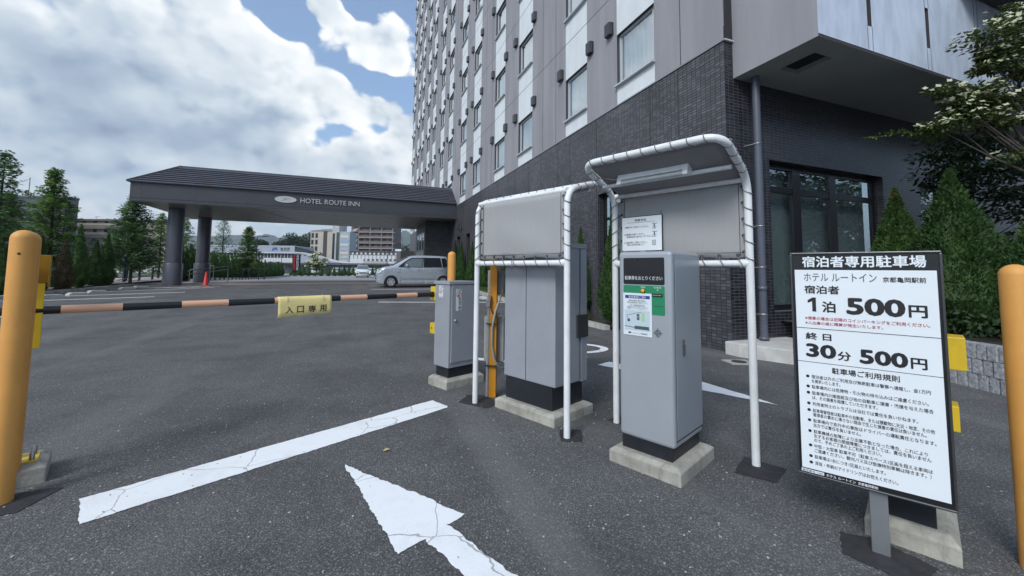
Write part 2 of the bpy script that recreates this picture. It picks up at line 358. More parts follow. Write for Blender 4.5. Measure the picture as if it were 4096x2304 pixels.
A = asphalt(); WHITEP = paint_white()
CONC = pm('weathered_concrete', (.34, .33, .29), .85, var=.25, vs=7, bump=.4, bs=45, dirt=.55)
CONC2 = pm('pale_concrete', (.50, .50, .48), .85, var=.12, vs=5, bump=.25, bs=50, dirt=.15)
KERB = pm('kerb_concrete', (.36, .35, .33), .9, var=.2, vs=4, bump=.3, bs=40, dirt=.3)
SILVER = pm('silver_paint', (.37, .40, .44), .36, metal=.25, var=.03, vs=3, bump=.05, bs=260, coat=.15)
SILVER2 = pm('satin_steel', (.37, .41, .46), .30, metal=.30, var=.04, vs=2.0, bump=.04, bs=300)
GREYP = pm('grey_paint', (.28, .30, .335), .45, var=.05, vs=3, bump=.06, bs=220, dirt=.06)
PLINTH = pm('black_plinth', (.016, .018, .024), .42, var=.2, vs=8, bump=.05, bs=120)
WHITE = pm('white_pipe_paint', (.74, .76, .78), .38, var=.05, vs=9, bump=.08, bs=70, dirt=.22)
ORANGE = pm('orange_rubber', (.68, .325, .075), .55, var=.07, vs=4, bump=.12, bs=240, dirt=.16)
ORANGE2 = pm('orange_steel', (.56, .235, .012), .45, var=.06, vs=5, bump=.05, bs=100, dirt=.08)
YELLOW = pm('yellow_paint', (.66, .45, .02), .45, var=.08, vs=6, bump=.06, bs=90, dirt=.12)
OCHRE = pm('ochre_paint', (.33, .19, .012), .45, var=.1, vs=7)
CANVAS = pm('grey_canvas', (.33, .335, .345), .85, var=.018, vs=60, bump=.10, bs=220, stretch=(1, 1, .08))
CANVAS2 = pm('grey_canvas_roof', (.25, .25, .26), .85, var=.06, vs=5, bump=.15, bs=160)
ROPE = pm('grey_rope', (.16, .16, .15), .8, var=.2, vs=60)
BLACK = pm('black_plastic', (.014, .015, .017), .4)
DARKG = pm('dark_grey_box', (.03, .03, .034), .5)
BOARDW = pm('sign_white', (.74, .79, .84), .30, var=.015, vs=3)
BOARDK = pm('sign_black', (.014, .015, .018), .3)
INK = pm('sign_ink', (.012, .012, .015), .5); INKR = pm('sign_red', (.36, .012, .02), .5); INKG = pm('sign_grey_ink', (.07, .075, .08), .5)
GREEN = pm('panel_green', (.02, .22, .105), .35); BLUEI = pm('paper_blue', (.02, .05, .22), .5); PAPER = pm('paper', (.66, .72, .78), .45)
MAPW = pm('map_pale', (.48, .58, .64), .5); MAPG = pm('map_green', (.35, .55, .32), .5)
ALU = pm('aluminium', (.42, .44, .46), .4, metal=.8, var=.05, vs=5, bump=.05, bs=150)
STEEL = pm('steel_rail', (.36, .36, .35), .35, metal=.8)
CREAM = pm('banner_yellow', (.76, .63, .27), .75, var=.06, vs=14, bump=.2, bs=30)
RED = pm('cone_red', (.55, .03, .025), .5, var=.05)
TILE = tiles('dark_tile', (.013, .013, .019), (.044, .042, .054), (.105, .10, .112), .10, .05, .30)
TILE2 = tiles('dark_tile_relief_sheen', (.058, .058, .068), (.128, .125, .138), (.020, .020, .024), .10, .05, .36, ms=.005, bump=1.0)  # relief tile, base colour lightened to paint in grazing sky sheen
GWALL = pm('grey_render', (.285, .282, .305), .8, var=.10, vs=2.2, bump=.25, bs=70, stretch=(1, 1, .12), dirt=.0)
WWALL = pm('white_render', (.68, .72, .75), .8, var=.05, vs=3, bump=.2, bs=80, stretch=(1, 1, .3))
REVEAL = pm('window_reveal', (.055, .053, .06), .6)
BALC = pm('balcony_render', (.52, .585, .70), .8, var=.12, vs=5, bump=.35, bs=90, stretch=(1, 1, .3))
SOFFIT = pm('soffit_grey', (.34, .36, .36), .7, var=.06, vs=2)
JOINT = pm('joint_dark', (.05, .05, .055), .8)
FRAMEW = pm('window_frame_white', (.50, .52, .54), .4); FRAMEK = pm('window_frame_black', (.012, .012, .014), .3)
CURT = pm('curtain', (.58, .66, .68), .9, var=.12, vs=8, stretch=(6, 6, .2)); BLIND = pm('roller_blind', (.38, .44, .455), .85, var=.04, vs=2)
PANE = glassmat('window_pane', (.72, .76, .78), .24); PANED = glassmat('dark_pane', (.62, .68, .70), .16)
CANM = pm('canopy_panel', (.050, .053, .064), .38, var=.05, vs=2.2, bump=.03, bs=160, spec=.45)
ROOFM = pm('canopy_roof_metal', (.075, .078, .094), .40, var=.12, vs=3)
SOFM = pm('canopy_soffit', (.22, .22, .21), .30, var=.25, vs=1.3, stretch=(.25, 4, 1), spec=.5)
STONE = pm('dark_stone', (.028, .028, .031), .5, var=.35, vs=2.2, bump=.2, bs=20, stretch=(1, 1, 3))
COLM = pm('column_paint', (.085, .09, .112), .32, var=.05, vs=3)
PIPEM = pm('drain_pipe', (.085, .095, .125), .3, var=.05, vs=3)
LOGO = pm('logo_silver', (.50, .50, .50), .35, metal=.3)
BARK = pm('bark', (.06, .05, .042), .9, var=.35, vs=14, bump=.6, bs=40, stretch=(3, 3, .5))
TWIG = pm('twig', (.07, .055, .04), .9, var=.2, vs=14)
SOIL = pm('soil', (.045, .04, .03), .95, var=.35, vs=6, bump=.5, bs=30)
PAVER = tiles('pink_pavers', (.30, .245, .23), (.36, .31, .29), (.20, .185, .18), .22, .11, .8, ms=.008, off=.5, bump=.2)
FARROAD = pm('pale_asphalt', (.25, .25, .25), .9, var=.15, vs=.6, bump=.2, bs=60)
LARBOR = leafmat('arborvitae_leaf', (0.028, 0.070, 0.021), (0.060, 0.126, 0.032), (0.081, 0.154, 0.038), patch=None)
LARBOR2 = leafmat('arborvitae_leaf_bronzed', (0.032, 0.074, 0.021), (0.063, 0.130, 0.032), (0.081, 0.150, 0.038), patch=(0.175, 0.074, 0.026))
LBROWN = leafmat('arborvitae_dry', (0.090, 0.045, 0.022), (0.060, 0.068, 0.030), (0.150, 0.083, 0.045))
LMETA = leafmat('redwood_leaf', (0.093, 0.178, 0.052), (0.163, 0.289, 0.068), (0.224, 0.355, 0.074), trans=.5)
LMETAD = leafmat('redwood_leaf_dark', (0.067, 0.141, 0.067), (0.122, 0.214, 0.080), (0.168, 0.286, 0.101), trans=.3)
LDOG = leafmat('dogwood_leaf', (0.054, 0.084, 0.024), (0.095, 0.121, 0.035), (0.041, 0.068, 0.022), trans=.3)
BRACT = leafmat('dogwood_bract', (0.520, 0.540, 0.360), (0.600, 0.600, 0.460), (0.460, 0.500, 0.280), trans=.25)
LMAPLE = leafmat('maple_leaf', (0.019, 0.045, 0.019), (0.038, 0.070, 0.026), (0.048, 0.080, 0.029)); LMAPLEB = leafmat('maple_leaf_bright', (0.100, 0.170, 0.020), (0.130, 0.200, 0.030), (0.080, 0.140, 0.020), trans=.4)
LHEDGE = leafmat('box_leaf', (0.048, 0.084, 0.017), (0.084, 0.126, 0.024), (0.066, 0.090, 0.024))
LWOOD = leafmat('wood_leaf', (0.024, 0.051, 0.019), (0.045, 0.083, 0.027), (0.060, 0.099, 0.030)); GRASS = leafmat('grass_blade', (0.080, 0.130, 0.030), (0.120, 0.170, 0.040), (0.060, 0.110, 0.030))

# ================================================================== SETTING
def frange(a, b, st):
    n = max(1, int(round((b-a)/st))); return [a+(b-a)*i/n for i in range(n+1)]
def sheet(name, xs, ys, mat, dz=0.0, hole=None):
    mb = MB(); nx = len(xs)
    mb.add([(x, y, G(x, y)+dz) for y in ys for x in xs],
           [(j*nx+i, j*nx+i+1, (j+1)*nx+i+1, (j+1)*nx+i) for j in range(len(ys)-1) for i in range(nx-1)], 0, True)
    return mb.build(name, mat)
ys = [-6000, -300, -60, -20]+frange(-10, 8, 2)+frange(9, 34, .5)+frange(36, 72, 2)+[90, 120, 200, 500, 1500, 5900]
xs = [-6000, -600, -150, -60]+frange(-30, 20, 2)+[40, 100, 600, 6000]
struct(sheet('ground', xs, ys, A))
struct(sheet('paver_forecourt', frange(-9.6, 5.4, 1), frange(24.9, 36.5, .5), PAVER, .004))
struct(sheet('drive_road', frange(-10, 9, 1), frange(36.5, 90, 1.5), FARROAD, .004))
struct(sheet('pavement', frange(-16, -10.75, .75), frange(10, 100, .5), PAVER, .10))
struct(sheet('street_road', frange(-24, -16, 1), frange(0, 110, .5), FARROAD, .004))

rnd = random.Random(5)
def outline(poly, jit, step=.014):
    out = []
    for i in range(len(poly)):
        a = Vector(poly[i]); b = Vector(poly[(i+1) % len(poly)]); d = b-a; L = d.length; nn = Vector((-d.y, d.x))/max(L, 1e-6)
        k = max(1, int(L/step)); w = 0
        for j in range(k):
            w = .72*w+rnd.uniform(-jit, jit)*.75; q = a+d*(j/k)+nn*(w if 0 < j else 0); out.append((q.x, q.y))
    return out
def marking(poly, jit=.004, dz=.004, mat=WHITEP, name='road_marking', holes=None):
    o = outline(poly, jit); mb = MB()
    mb.add([(x, y, G(x, y)+dz) for x, y in o], [tuple(range(len(o)))])
    return struct(mb.build(name, mat))
def ribbon(pts, w, dz=.004, name='parking_line', mat=WHITEP):
    mb = MB(); vs = []; n = 0
    for i in range(len(pts)-1):
        a = Vector(pts[i]); b = Vector(pts[i+1]); d = (b-a); k = max(1, int(d.length/.4)); nn = Vector((-d.y, d.x)).normalized()*w/2
        for j in range(k+1):
            q = a+d*(j/k)
            for e in (q-nn, q+nn): vs.append((e.x, e.y, G(e.x, e.y)+dz))
    n = len(vs)//2
    mb.add(vs, [(2*i, 2*i+2, 2*i+3, 2*i+1) for i in range(n-1)])
    return struct(mb.build(name, mat))
marking([(-1.308, 2.868), (-1.174, 2.595), (.80, 3.617), (.815, 3.66), (.715, 3.865)], .004, name='stop_line')
marking([(-.017, 2.80), (.215, 1.865), (.341, 1.923), (.60, 1.30), (.80, 1.22), (.449, 1.993), (.554, 2.048)], .0075, name='lane_arrow')
marking([(3.70, 2.66), (3.03, 4.05), (3.21, 4.13), (3.00, 4.60), (3.25, 4.70), (3.42, 4.22), (3.62, 4.27)], .005, name='lane_arrow')
def ring(cx, cy, rx, ry, t, a0, a1, rot):
    n = 26; P = []
    for s_, rr in ((1, 1.0), (-1, 0.0)):
        for i in range(n+1):
            a = a0+(a1-a0)*(i/n if s_ == 1 else 1-i/n); k = (rx if s_ == 1 else rx-t, ry if s_ == 1 else ry-t)
            x, y = k[0]*cos(a), k[1]*sin(a); P.append((cx+x*cos(rot)-y*sin(rot), cy+x*sin(rot)+y*cos(rot)))
    return P
marking(ring(3.28, 5.72, .55, .42, .12, -1.9, 1.9, RAD(-20)), .003, name='painted_letter')
ribbon([(1.60, 5.44), (2.02, 5.12)], .14, name='painted_letter'); ribbon([(2.9, 5.2), (3.12, 5.05)], .11, name='painted_letter')
for a, b in (((-9.05, 17.06), (-6.48, 17.67)), ((-9.38, 18.65), (-6.23, 19.61)), ((-9.1, 20.57), (-6.06, 22.4)), ((-9.1, 12.3), (-6.69, 12.64)), ((-8.6, 22.75), (-6.8, 23.25)),
             ((.66, 24.0), (4.9, 24.1)), ((.70, 22.1), (4.9, 22.2)), ((.71, 19.55), (4.9, 19.45)), ((.74, 13.9), (4.85, 13.1)), ((.72, 16.9), (4.9, 16.6))):
    ribbon([a, b], .13)
for k in range(5): ribbon([(-8.3+k*.42, 22.55+k*.08), (-7.7+k*.42, 23.0+k*.06)], .10, name='hatch_line')
PATCH = pm('asphalt_patch', (.030, .030, .033), .85, var=.25, vs=18, bump=.5, bs=140)
for P in ([(.93, 3.74), (1.128, 3.49), (1.30, 3.60), (1.20, 3.86), (1.06, 3.92)], [(2.197, 1.887), (2.453, 2.03), (2.55, 1.80), (2.327, 1.713)],
          [(2.19, 1.30), (2.03, 1.20), (2.09, .98), (2.30, 1.00), (2.28, 1.2)], [(1.42, 2.66), (1.56, 2.58), (1.66, 2.78), (1.52, 2.86)], [(1.98, 2.90), (2.2, 2.96), (2.24, 2.72), (2.06, 2.66)],
          [(-1.78, 2.80), (-1.52, 2.82), (-1.46, 3.05), (-1.72, 3.05)]):
    marking(P, .006, mat=PATCH, name='asphalt_patch')
# hills and woods far behind the station
def hill(name, prof, depth, mat, y0, rough):
    mb = MB(); n = len(prof); rows = []
    r = random.Random(9)
    for k in range(7):
        f = k/6; hgt = sin(f*pi/2)
        rows.append([(x+r.uniform(-1, 1)*rough, y0+(y-y0)*1.0+depth*(f-1)+r.uniform(-1, 1)*rough, -2+max(0, z+2)*hgt*(1+r.uniform(-.02, .02))) for x, y, z in prof])
    vs = [p for row in rows for p in row]
    mb.add(vs, [(j*n+i, j*n+i+1, (j+1)*n+i+1, (j+1)*n+i) for j in range(6) for i in range(n-1)], 0, True)
    o = mb.build(name, mat); return struct(o)
HILLM = pm('wooded_slope', (.035, .060, .030), .95, var=.45, vs=.012, bump=.8, bs=.05)
def densify(p, amp, seed):
    r = random.Random(seed); out = []
    for i in range(len(p)-1):
        a, b = Vector(p[i]), Vector(p[i+1])
        for j in range(8): q = a+(b-a)*(j/8); out.append((q.x, q.y, q.z+r.uniform(-1, 1)*amp))
    return out+[p[-1]]
hill('hills', densify([(-3200, 3600, 150), (-2300, 3600, 190), (-1500, 3580, 205), (-1150, 3570, 225), (-904, 3557, 238), (-808, 3520, 241), (-721, 3488, 216), (-650, 3460, 240), (-600, 3445, 248), (-504, 3403, 219), (-380, 3350, 170), (-180, 3250, 150)], 5, 1), 900, HILLM, 3500, 12)
hill('hills', densify([(-260, 3150, 120), (0, 3120, 180), (180, 3110, 235), (270, 3100, 268), (318, 3080, 286), (362, 3065, 258), (407, 3050, 222), (560, 3030, 190), (900, 3000, 150), (1500, 2900, 120)], 5, 2), 800, HILLM, 3080, 12)

# ================================================================== HOTEL
XF, YW = 5.41, 4.61
hotel = thing('hotel_building', 'tall grey hotel with white window strips above a dark tiled ground floor', 'hotel', (0, 0, 0))
cols = [(6.21, 7.44), (8.72, 9.85)]
for k in range(1, 7):
    cols.append((6.06+6.12*k, 7.31+6.12*k))
    if k < 6: cols.append((8.79+6.12*k, 10.03+6.12*k))
cols.sort()
ROWS, Z0, FL, WH, YEND, ZTOP = 9, 5.42, 2.938, 1.21, 44.5, 33.5
def wall_grid(mb, ub, zb, cell, pt, depth_pt, rm=2):
    for i in range(len(ub)-1):
        for j in range(len(zb)-1):
            c = cell((ub[i]+ub[i+1])/2, (zb[j]+zb[j+1])/2)
            a, b, c0, d = ub[i], ub[i+1], zb[j], zb[j+1]
            if c is None:
                for p, q in (((a, c0), (a, d)), ((b, d), (b, c0)), ((a, d), (b, d)), ((b, c0), (a, c0))):
                    mb.quad(pt(*p), pt(*q), depth_pt(*q), depth_pt(*p), rm)
            else: mb.quad(pt(a, c0), pt(b, c0), pt(b, d), pt(a, d), c)
ub = sorted({4.61, YEND}|{v for c in cols for v in c})
zb = [4.975]+[z for r in range(ROWS) for z in (Z0+FL*r, Z0+FL*r+WH)]+[ZTOP]
def seen(y, z):      # storeys the photograph does not reach stay plain
    v = Vector((XF, y, z))-Vector((0, 0, 1.22)); d = v.dot(fw)
    return 967.75-1612*v.dot(up)/d > -420
def cell(y, z):
    for a, b in cols:
        if a < y < b:
            r = (z-Z0)/FL; k = math.floor(r)
            if 0 <= k < ROWS and (r-k)*FL < WH and seen(a, Z0+FL*k): return None
            return 1
    return 0
mb = MB(); wall_grid(mb, ub, zb, cell, lambda y, z: (XF, y, z), lambda y, z: (XF+.13, y, z))
mb.quad((XF, YEND, 0), (XF, YEND, ZTOP), (22, YEND, ZTOP), (22, YEND, 0)); mb.quad((XF, YW, ZTOP), (22, YW, ZTOP), (22, YEND, ZTOP), (XF, YEND, ZTOP)); mb.quad((XF, YW, 5.2), (22, YW, 5.2), (22, YW, ZTOP), (XF, YW, ZTOP))
for r in range(ROWS): mb.box(XF-.002, XF+.01, 5.0, YEND, 7.675+FL*r, 7.69+FL*r, 3)
for y in [5.53]+[v+6.12*k for k in range(6) for v in (10.46, 11.36)]: mb.box(XF-.003, XF+.01, y-.008, y+.008, 4.99, ZTOP-.2, 3)
mb.build('upper_wall', [GWALL, WWALL, REVEAL, JOINT], hotel)
mb = MB(); mb.box(XF-.02, XF+.02, YW-.02, YEND, 4.955, 4.98); mb.build('trim_strip', pm('trim_metal', (.25, .25, .27), .5), hotel)
# ground floor, street side: tiles with tall dark windows
low = [(7.30, 8.25, .55, 3.07), (19.96, 20.66, .9, 3.12), (22.02, 22.73, .9, 3.12)]
ub2 = sorted({YW, YEND}|{v for q in low for v in q[:2]}); zb2 = sorted({-.4, 4.957}|{v for q in low for v in q[2:]})
mb = MB(); wall_grid(mb, ub2, zb2, lambda y, z: None if any(a < y < b and c < z < d for a, b, c, d in low) else 0, lambda y, z: (XF, y, z), lambda y, z: (XF+.22, y, z), 1)
mb.box(XF-.004, XF+.01, YW, YEND, 4.742, 4.756, 2)
for y in (5.62, 6.36, 8.31, 9.61, 10.34, 11.48, 12.5, 13.72, 14.48, 15.7, 16.9, 18.1, 19.3, 21.3): mb.box(XF-.005, XF+.01, y-.008, y+.008, 0, 4.955, 2)
mb.build('tiled_wall', [TILE2, TILE, JOINT], hotel)
def glazed(parent, name, place, wdt, hgt, mull, trans, fr, fm, gm, back, bm, fd=.06):
    o = bpy.data.objects.new(name, None); COL.objects.link(o); o.parent = parent; o.matrix_local = place
    m_ = MB()
    m_.box(0, fr, 0, fd, 0, hgt); m_.box(wdt-fr, wdt, 0, fd, 0, hgt); m_.box(fr, wdt-fr, 0, fd, 0, fr); m_.box(fr, wdt-fr, 0, fd, hgt-fr, hgt)
    for a, b in mull: m_.box(a, b, -.004, fd, fr, hgt-fr)
    for a, b in trans: m_.box(fr, wdt-fr, .003, fd-.004, a, b)
    m_.build('frame', fm, o)
    g = MB(); g.quad((fr, fd*.5, fr), (wdt-fr, fd*.5, fr), (wdt-fr, fd*.5, hgt-fr), (fr, fd*.5, hgt-fr)); g.build('pane', gm, o)
    g = MB(); g.quad((0, fd+back, 0), (wdt, fd+back, 0), (wdt, fd+back, hgt), (0, fd+back, hgt)); g.build('blind', bm, o)
    return o
def onX(y, z, x): return Matrix(((0, 1, 0, x), (-1, 0, 0, y), (0, 0, 1, z), (0, 0, 0, 1)))   # local x -> -y, local y -> +x
for a, b, c, d in low: glazed(hotel, 'window', onX(b, c, XF+.16), b-a, d-c, [], [(d-c-.62, d-c-.56)], .07, FRAMEK, PANED, .12, BLIND)
# hotel room windows: one built, the others linked copies
proto = None; nwin = 0; vents = []
mbf = MB(); W_, f_ = 1.25, .05
mbf.box(0, f_, 0, .05, 0, WH); mbf.box(W_-f_, W_, 0, .05, 0, WH); mbf.box(f_, W_-f_, 0, .05, 0, f_); mbf.box(f_, W_-f_, 0, .05, WH-f_, WH)
mbf.box(W_-.13, W_-.09, -.004, .04, f_, WH-f_); mbf.box(-.02, W_+.02, -.16, .02, -.035, -.002)
mbf2 = MB(); mbf2.quad((f_, .025, f_), (W_-f_, .025, f_), (W_-f_, .025, WH-f_), (f_, .025, WH-f_))
mbf3 = MB()
n = 26
mbf3.add([(W_*i/n, .10+.022*sin(i*2.1)+.01*sin(i*.9), z) for i in range(n+1) for z in (0, WH)], [(2*i, 2*i+2, 2*i+3, 2*i+1) for i in range(n)], 0, True)
SASH = MB().box(W_-.09, W_-.05, .0, .03, f_, WH-f_)
for ci, (a, b) in enumerate(cols):
    for r in range(ROWS):
        z = Z0+FL*r
        if not seen(a, z): continue
        M = onX(b, z, XF+.075) @ Matrix.Scale((b-a)/W_, 4, (1, 0, 0))
        if proto is None:
            proto = bpy.data.objects.new('window', None); COL.objects.link(proto); proto.parent = hotel; proto.matrix_local = M
            mbf.build('frame', FRAMEW, proto); mbf2.build('pane', PANE, proto); mbf3.build('curtain', CURT, proto); SASH.build('sash', FRAMEK, proto)
        else:
            c = proto.copy(); COL.objects.link(c); c.matrix_local = M
            for ch in list(proto.children): d = ch.copy(); COL.objects.link(d); d.parent = c
        nwin += 1
        vents.append((b+.24, z+1.45)); 
        if ci: vents.append((a-.20, z+1.45))
# window vents: little dark hoods, nearest hundred as parts, the rest as one
def hood(mb, y, z, s=1.0):
    P = [(XF-.10, -.115), (XF-.13, -.03), (XF-.13, .03), (XF-.10, .115)]
    prof = [(-.115, 0), (-.115, .05), (-.09, .115), (.09, .115), (.115, .05), (.115, 0)]
    vs = [(XF-px*1.0, y+py, z+dz) for dz in (-.14, .15) for py, px in prof]
    mb.add(vs, [(5, 4, 3, 2, 1, 0), (6, 7, 8, 9, 10, 11)]+[(i, i+1, 7+i, 6+i) for i in range(5)], 0)
HOODM = pm('vent_hood', (.035, .04, .046), .4, metal=.2)
vents = [(y, z) for y, z in vents if y < YEND-.2]; vents.sort(key=lambda t: hypot(t[0], t[1]-1.2))
hp_ = MB(); hood(hp_, 0, 0); hp0 = hp_.build('vent', HOODM, hotel); hp0.location = (0, vents[0][0], vents[0][1])
for y, z in vents[1:99]:
    c = hp0.copy(); COL.objects.link(c); c.location = (0, y, z)
mb = MB()
for y, z in vents[99:]: hood(mb, y, z)
o = mb.build('far_vent', HOODM, hotel); o['kind'] = 'stuff'
c = hp0.copy(); COL.objects.link(c); c.location = (0, 21.79, 3.6)
# right wing, facing the car park entrance
wx = [(6.36, 9.5, .60, 3.11), (10.76, 12.95, .60, 3.11)]
ub3 = sorted({XF, 18.0}|{v for q in wx for v in q[:2]}); zb3 = [-.3, .60, 3.11, 4.957]
mb = MB(); wall_grid(mb, ub3, zb3, lambda x, z: None if any(a < x < b and c < z < d for a, b, c, d in wx) else 0, lambda x, z: (x, YW, z), lambda x, z: (x, YW+.22, z), 0)
mb.build('tiled_wall', TILE, hotel)
P = Matrix.Translation((6.36, YW+.15, .60))
glazed(hotel, 'window', P, 3.14, 2.51, [(.77, .97), (1.77, 1.96)], [(2.01, 2.11)], .09, FRAMEK, PANED, .14, BLIND)
glazed(hotel, 'window', Matrix.Translation((10.76, YW+.15, .60)), 2.19, 2.51, [(1.0, 1.16)], [(2.01, 2.11)], .09, FRAMEK, PANED, .14, BLIND)
# cantilevered first-floor box with slots
slx = [6.74, 8.25, 9.78]
ubs = sorted({5.6, 14.0}|{v for x in slx for v in (x-.05, x+.05)}); zbs = [4.40, 4.76, 5.42, 5.97]
mb = MB(); wall_grid(mb, ubs, zbs, lambda x, z: None if any(abs(x-s) < .05 for s in slx) and 4.76 < z < 5.42 else 0, lambda x, z: (x, 3.32, z), lambda x, z: (x, 3.32+.12, z), 1)
mb.quad((5.6, 3.32, 4.36), (5.6, 3.32, 9.0), (5.6, YW+.2, 9.0), (5.6, YW+.2, 4.36), 2)
for x in slx: mb.quad((x-.05, 3.438, 4.7), (x+.05, 3.438, 4.7), (x+.05, 3.438, 5.5), (x-.05, 3.438, 5.5), 3)
mb.quad((5.6, 3.325, 4.36), (14, 3.325, 4.36), (14, 3.325, 4.41), (5.6, 3.325, 4.41), 3)
mb.quad((5.6, 3.32, 5.97), (14, 3.32, 5.97), (14, 3.32, 9), (5.6, 3.32, 9), 0)
for x in slx:
    for s in (-.055, .055): mb.box(x+s-.006, x+s+.006, 3.316, 3.33, 4.41, 4.76, 4); mb.box(x+s-.006, x+s+.006, 3.316, 3.33, 5.42, 5.97, 4)
mb.build('cantilever_box', [BALC, REVEAL, GWALL, JOINT, pm('joint_grey', (.22, .24, .28), .8)], hotel)
mb = MB()
hx = (5.99, 6.39, 3.61, 4.13)
wall_grid(mb, [5.6, hx[0], hx[1], 14], [3.325, hx[2], hx[3], YW], lambda x, y: None if hx[0] < x < hx[1] and hx[2] < y < hx[3] else 0, lambda x, y: (x, y, 4.36), lambda x, y: (x, y, 4.44), 0)
mb.quad((5.9, 3.5, 4.435), (6.5, 3.5, 4.435), (6.5, 4.3, 4.435), (5.9, 4.3, 4.435), 1)
mb.build('soffit', [SOFFIT, BLACK], hotel)
mb = MB(); mb.box(9.2, 16, .9, 3.30, 5.97, 6.25); mb.box(5.6, 9.2, 2.9, 3.30, 9.0, 9.2); mb.build('upper_eave', pm('eave_dark', (.05, .052, .055), .7, var=.1), hotel)
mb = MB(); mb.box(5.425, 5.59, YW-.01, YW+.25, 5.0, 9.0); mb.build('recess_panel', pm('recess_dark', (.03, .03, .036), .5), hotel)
mb = MB(); mb.box(XF-.003, 5.6, YW-.03, YW+.02, 4.96, 4.985); mb.build('trim_strip', CONC2, hotel)
mb = MB(); mb.tube([(5.88, 4.44, 4.37), (5.88, 4.44, .2)], .058, 16); mb.lathe([(.058, 0), (.072, .0), (.072, .05), (.058, .05)], (5.88, 4.44, .2), 16); mb.lathe([(.059, 0), (.064, 0), (.064, .07), (.059, .07)], (5.88, 4.44, .95), 16)
dp = mb.build('drain_pipe', PIPEM, hotel)
for z in (3.25, 1.94, 1.30, .58):
    m_ = MB(); m_.lathe([(.058, 0), (.064, 0), (.064, .022), (.058, .022)], (5.88, 4.44, z), 16); m_.bar((5.82, 4.44, z+.01), (5.78, 4.60, z+.01), .011); m_.build('pipe_bracket', STEEL, dp)
mb = MB(); mb.prism([(5.25, 4.60), (5.25, 4.36), (5.62, 3.55), (6.30, 2.62), (6.6, 2.7), (6.6, 4.60)], -.05, .19)
mb.build('entrance_slab', CONC2, hotel, bevel=.012)
# lobby block beside the canopy
mb = MB(); mb.box(3.86, XF, 24.5, 28.4, .2, 4.2); mb.build('lobby_wall', STONE, hotel)
P = onX(27.9, .35, 3.83); glazed(hotel, 'entrance_door', P, 3.1, 3.15, [(.95, 1.02), (2.1, 2.17)], [(1.55, 1.62), (1.98, 2.02)], .06, STEEL, PANE, .02, pm('lobby_dark', (.06, .06, .055), .8), .05)
mb = MB(); mb.box(3.80, 3.815, 24.8, 27.9, 1.92, 2.33); mb.build('door_transom_sign', pm('transom_white', (.45, .50, .52), .5), hotel)

FLASH = pm('flashing', (.10, .12, .11), .5, metal=.3)
# ================================================================== ENTRANCE CANOPY
cano = thing('entrance_canopy', 'wide dark grey porch roof on round columns with silver hotel lettering', 'canopy', (-2, 26, 0.35))
def cl(mb): mb.v = [(x+2, y-26, z-.35) for x, y, z in mb.v]; return mb
x0, x1, y0, y1 = -9.62, 5.40, 23.04, 30.34
mb = MB(); mb.box(x0, x1, y0, y1, 4.36, 5.07); mb.box(x0+.012, x1, y0+.012, y1-.012, 4.335, 4.362, 1); mb.box(x0, x1, y0, y1, 4.22, 4.337)
FASC = mb
mb = MB(); mb.box(x0+.04, x1, y0+.04, y1-.04, 4.195, 4.222)
SOFB = mb; mb = FASC
for x in (-9.2, -7.14, -5.05, -2.96, -.88, 1.22, 3.31): mb.box(x-.007, x+.007, y0-.004, y0+.01, 4.23, 5.06, 1)
for y in (25, 27.4, 29.2): mb.box(x0-.004, x0+.01, y-.007, y+.007, 4.23, 5.06, 1)
cl(mb).build('fascia', [CANM, JOINT], cano)
mb = MB(); NS = 9; rise, run = 1.10, 1.42
for k in range(NS):
    a = run*k/NS; b = run*(k+1)/NS; za = 5.10+rise*k/NS; zb_ = 5.10+rise*(k+1)/NS; o_ = .085
    A_ = [(x0-.06+a-o_, y0-.06+a-o_, za), (x1, y0-.06+a-o_, za), (x1, y1+.06-a+o_, za), (x0-.06+a-o_, y1+.06-a+o_, za)]
    B_ = [(x0-.06+b, y0-.06+b, zb_), (x1, y0-.06+b, zb_), (x1, y1+.06-b, zb_), (x0-.06+b, y1+.06-b, zb_)]
    C_ = [(x0-.06+a, y0-.06+a, za-.001), (x1, y0-.06+a, za-.001), (x1, y1+.06-a, za-.001), (x0-.06+a, y1+.06-a, za-.001)]
    for i in (0, 2, 3):
        j = (i+1) % 4; mb.quad(A_[i], A_[j], B_[j], B_[i]); mb.quad(C_[i], C_[j], A_[j], A_[i])
mb.box(x0-.08+run, x1, y0-.08+run, y1+.08-run, 6.17, 6.26); mb.box(x0-.11, x1, y0-.11, y1+.11, 5.065, 5.10)
cl(mb).build('roof', ROOFM, cano)
e = (x0-.1, y0-.1, 5.12); q = (x0-.08+run, y0-.08+run, 6.24); mb = MB(); mb.tube([e, q], .035, 6); cl(mb).build('hip_flashing', FLASH, cano)
e = (x0-.1, y1+.1, 5.12); q = (x0-.08+run, y1+.08-run, 6.24); mb = MB(); mb.tube([e, q], .035, 6); cl(mb).build('hip_flashing', FLASH, cano)
for x, y in ((-8.55, 25.1), (-8.45, 28.9)):
    g = G(x, y); mb = MB(); mb.lathe([(.335, 1.10), (.335, 3.87)], (x, y, g), 28); mb.lathe([(.40, -.1), (.40, 1.09), (.385, 1.12), (.335, 1.12)], (x, y, g), 28)
    mb.box(x-.342, x-.334, y-.01, y+.01, g+1.2, 4.19)
    cl(mb).build('column', COLM, cano)
for x, y in [(xx, yy) for xx in (-7.0, -4.2, -1.2, 1.8, 3.6) for yy in (24.4, 26.6, 28.8)]: cl(MB().lathe([(.0, -.004), (.09, -.004), (.09, 0)], (x, y, 4.195), 12)).build('downlight', BLACK, cano)
mb = SOFB
for y in frange(23.6, 30, .42): mb.box(x0+.1, x1-.05, y-.006, y+.006, 4.190, 4.196, 1)
mb.bar((-4.9, 23.1, 4.19), (-3.0, 30.3, 4.19), .03, .012, 1)
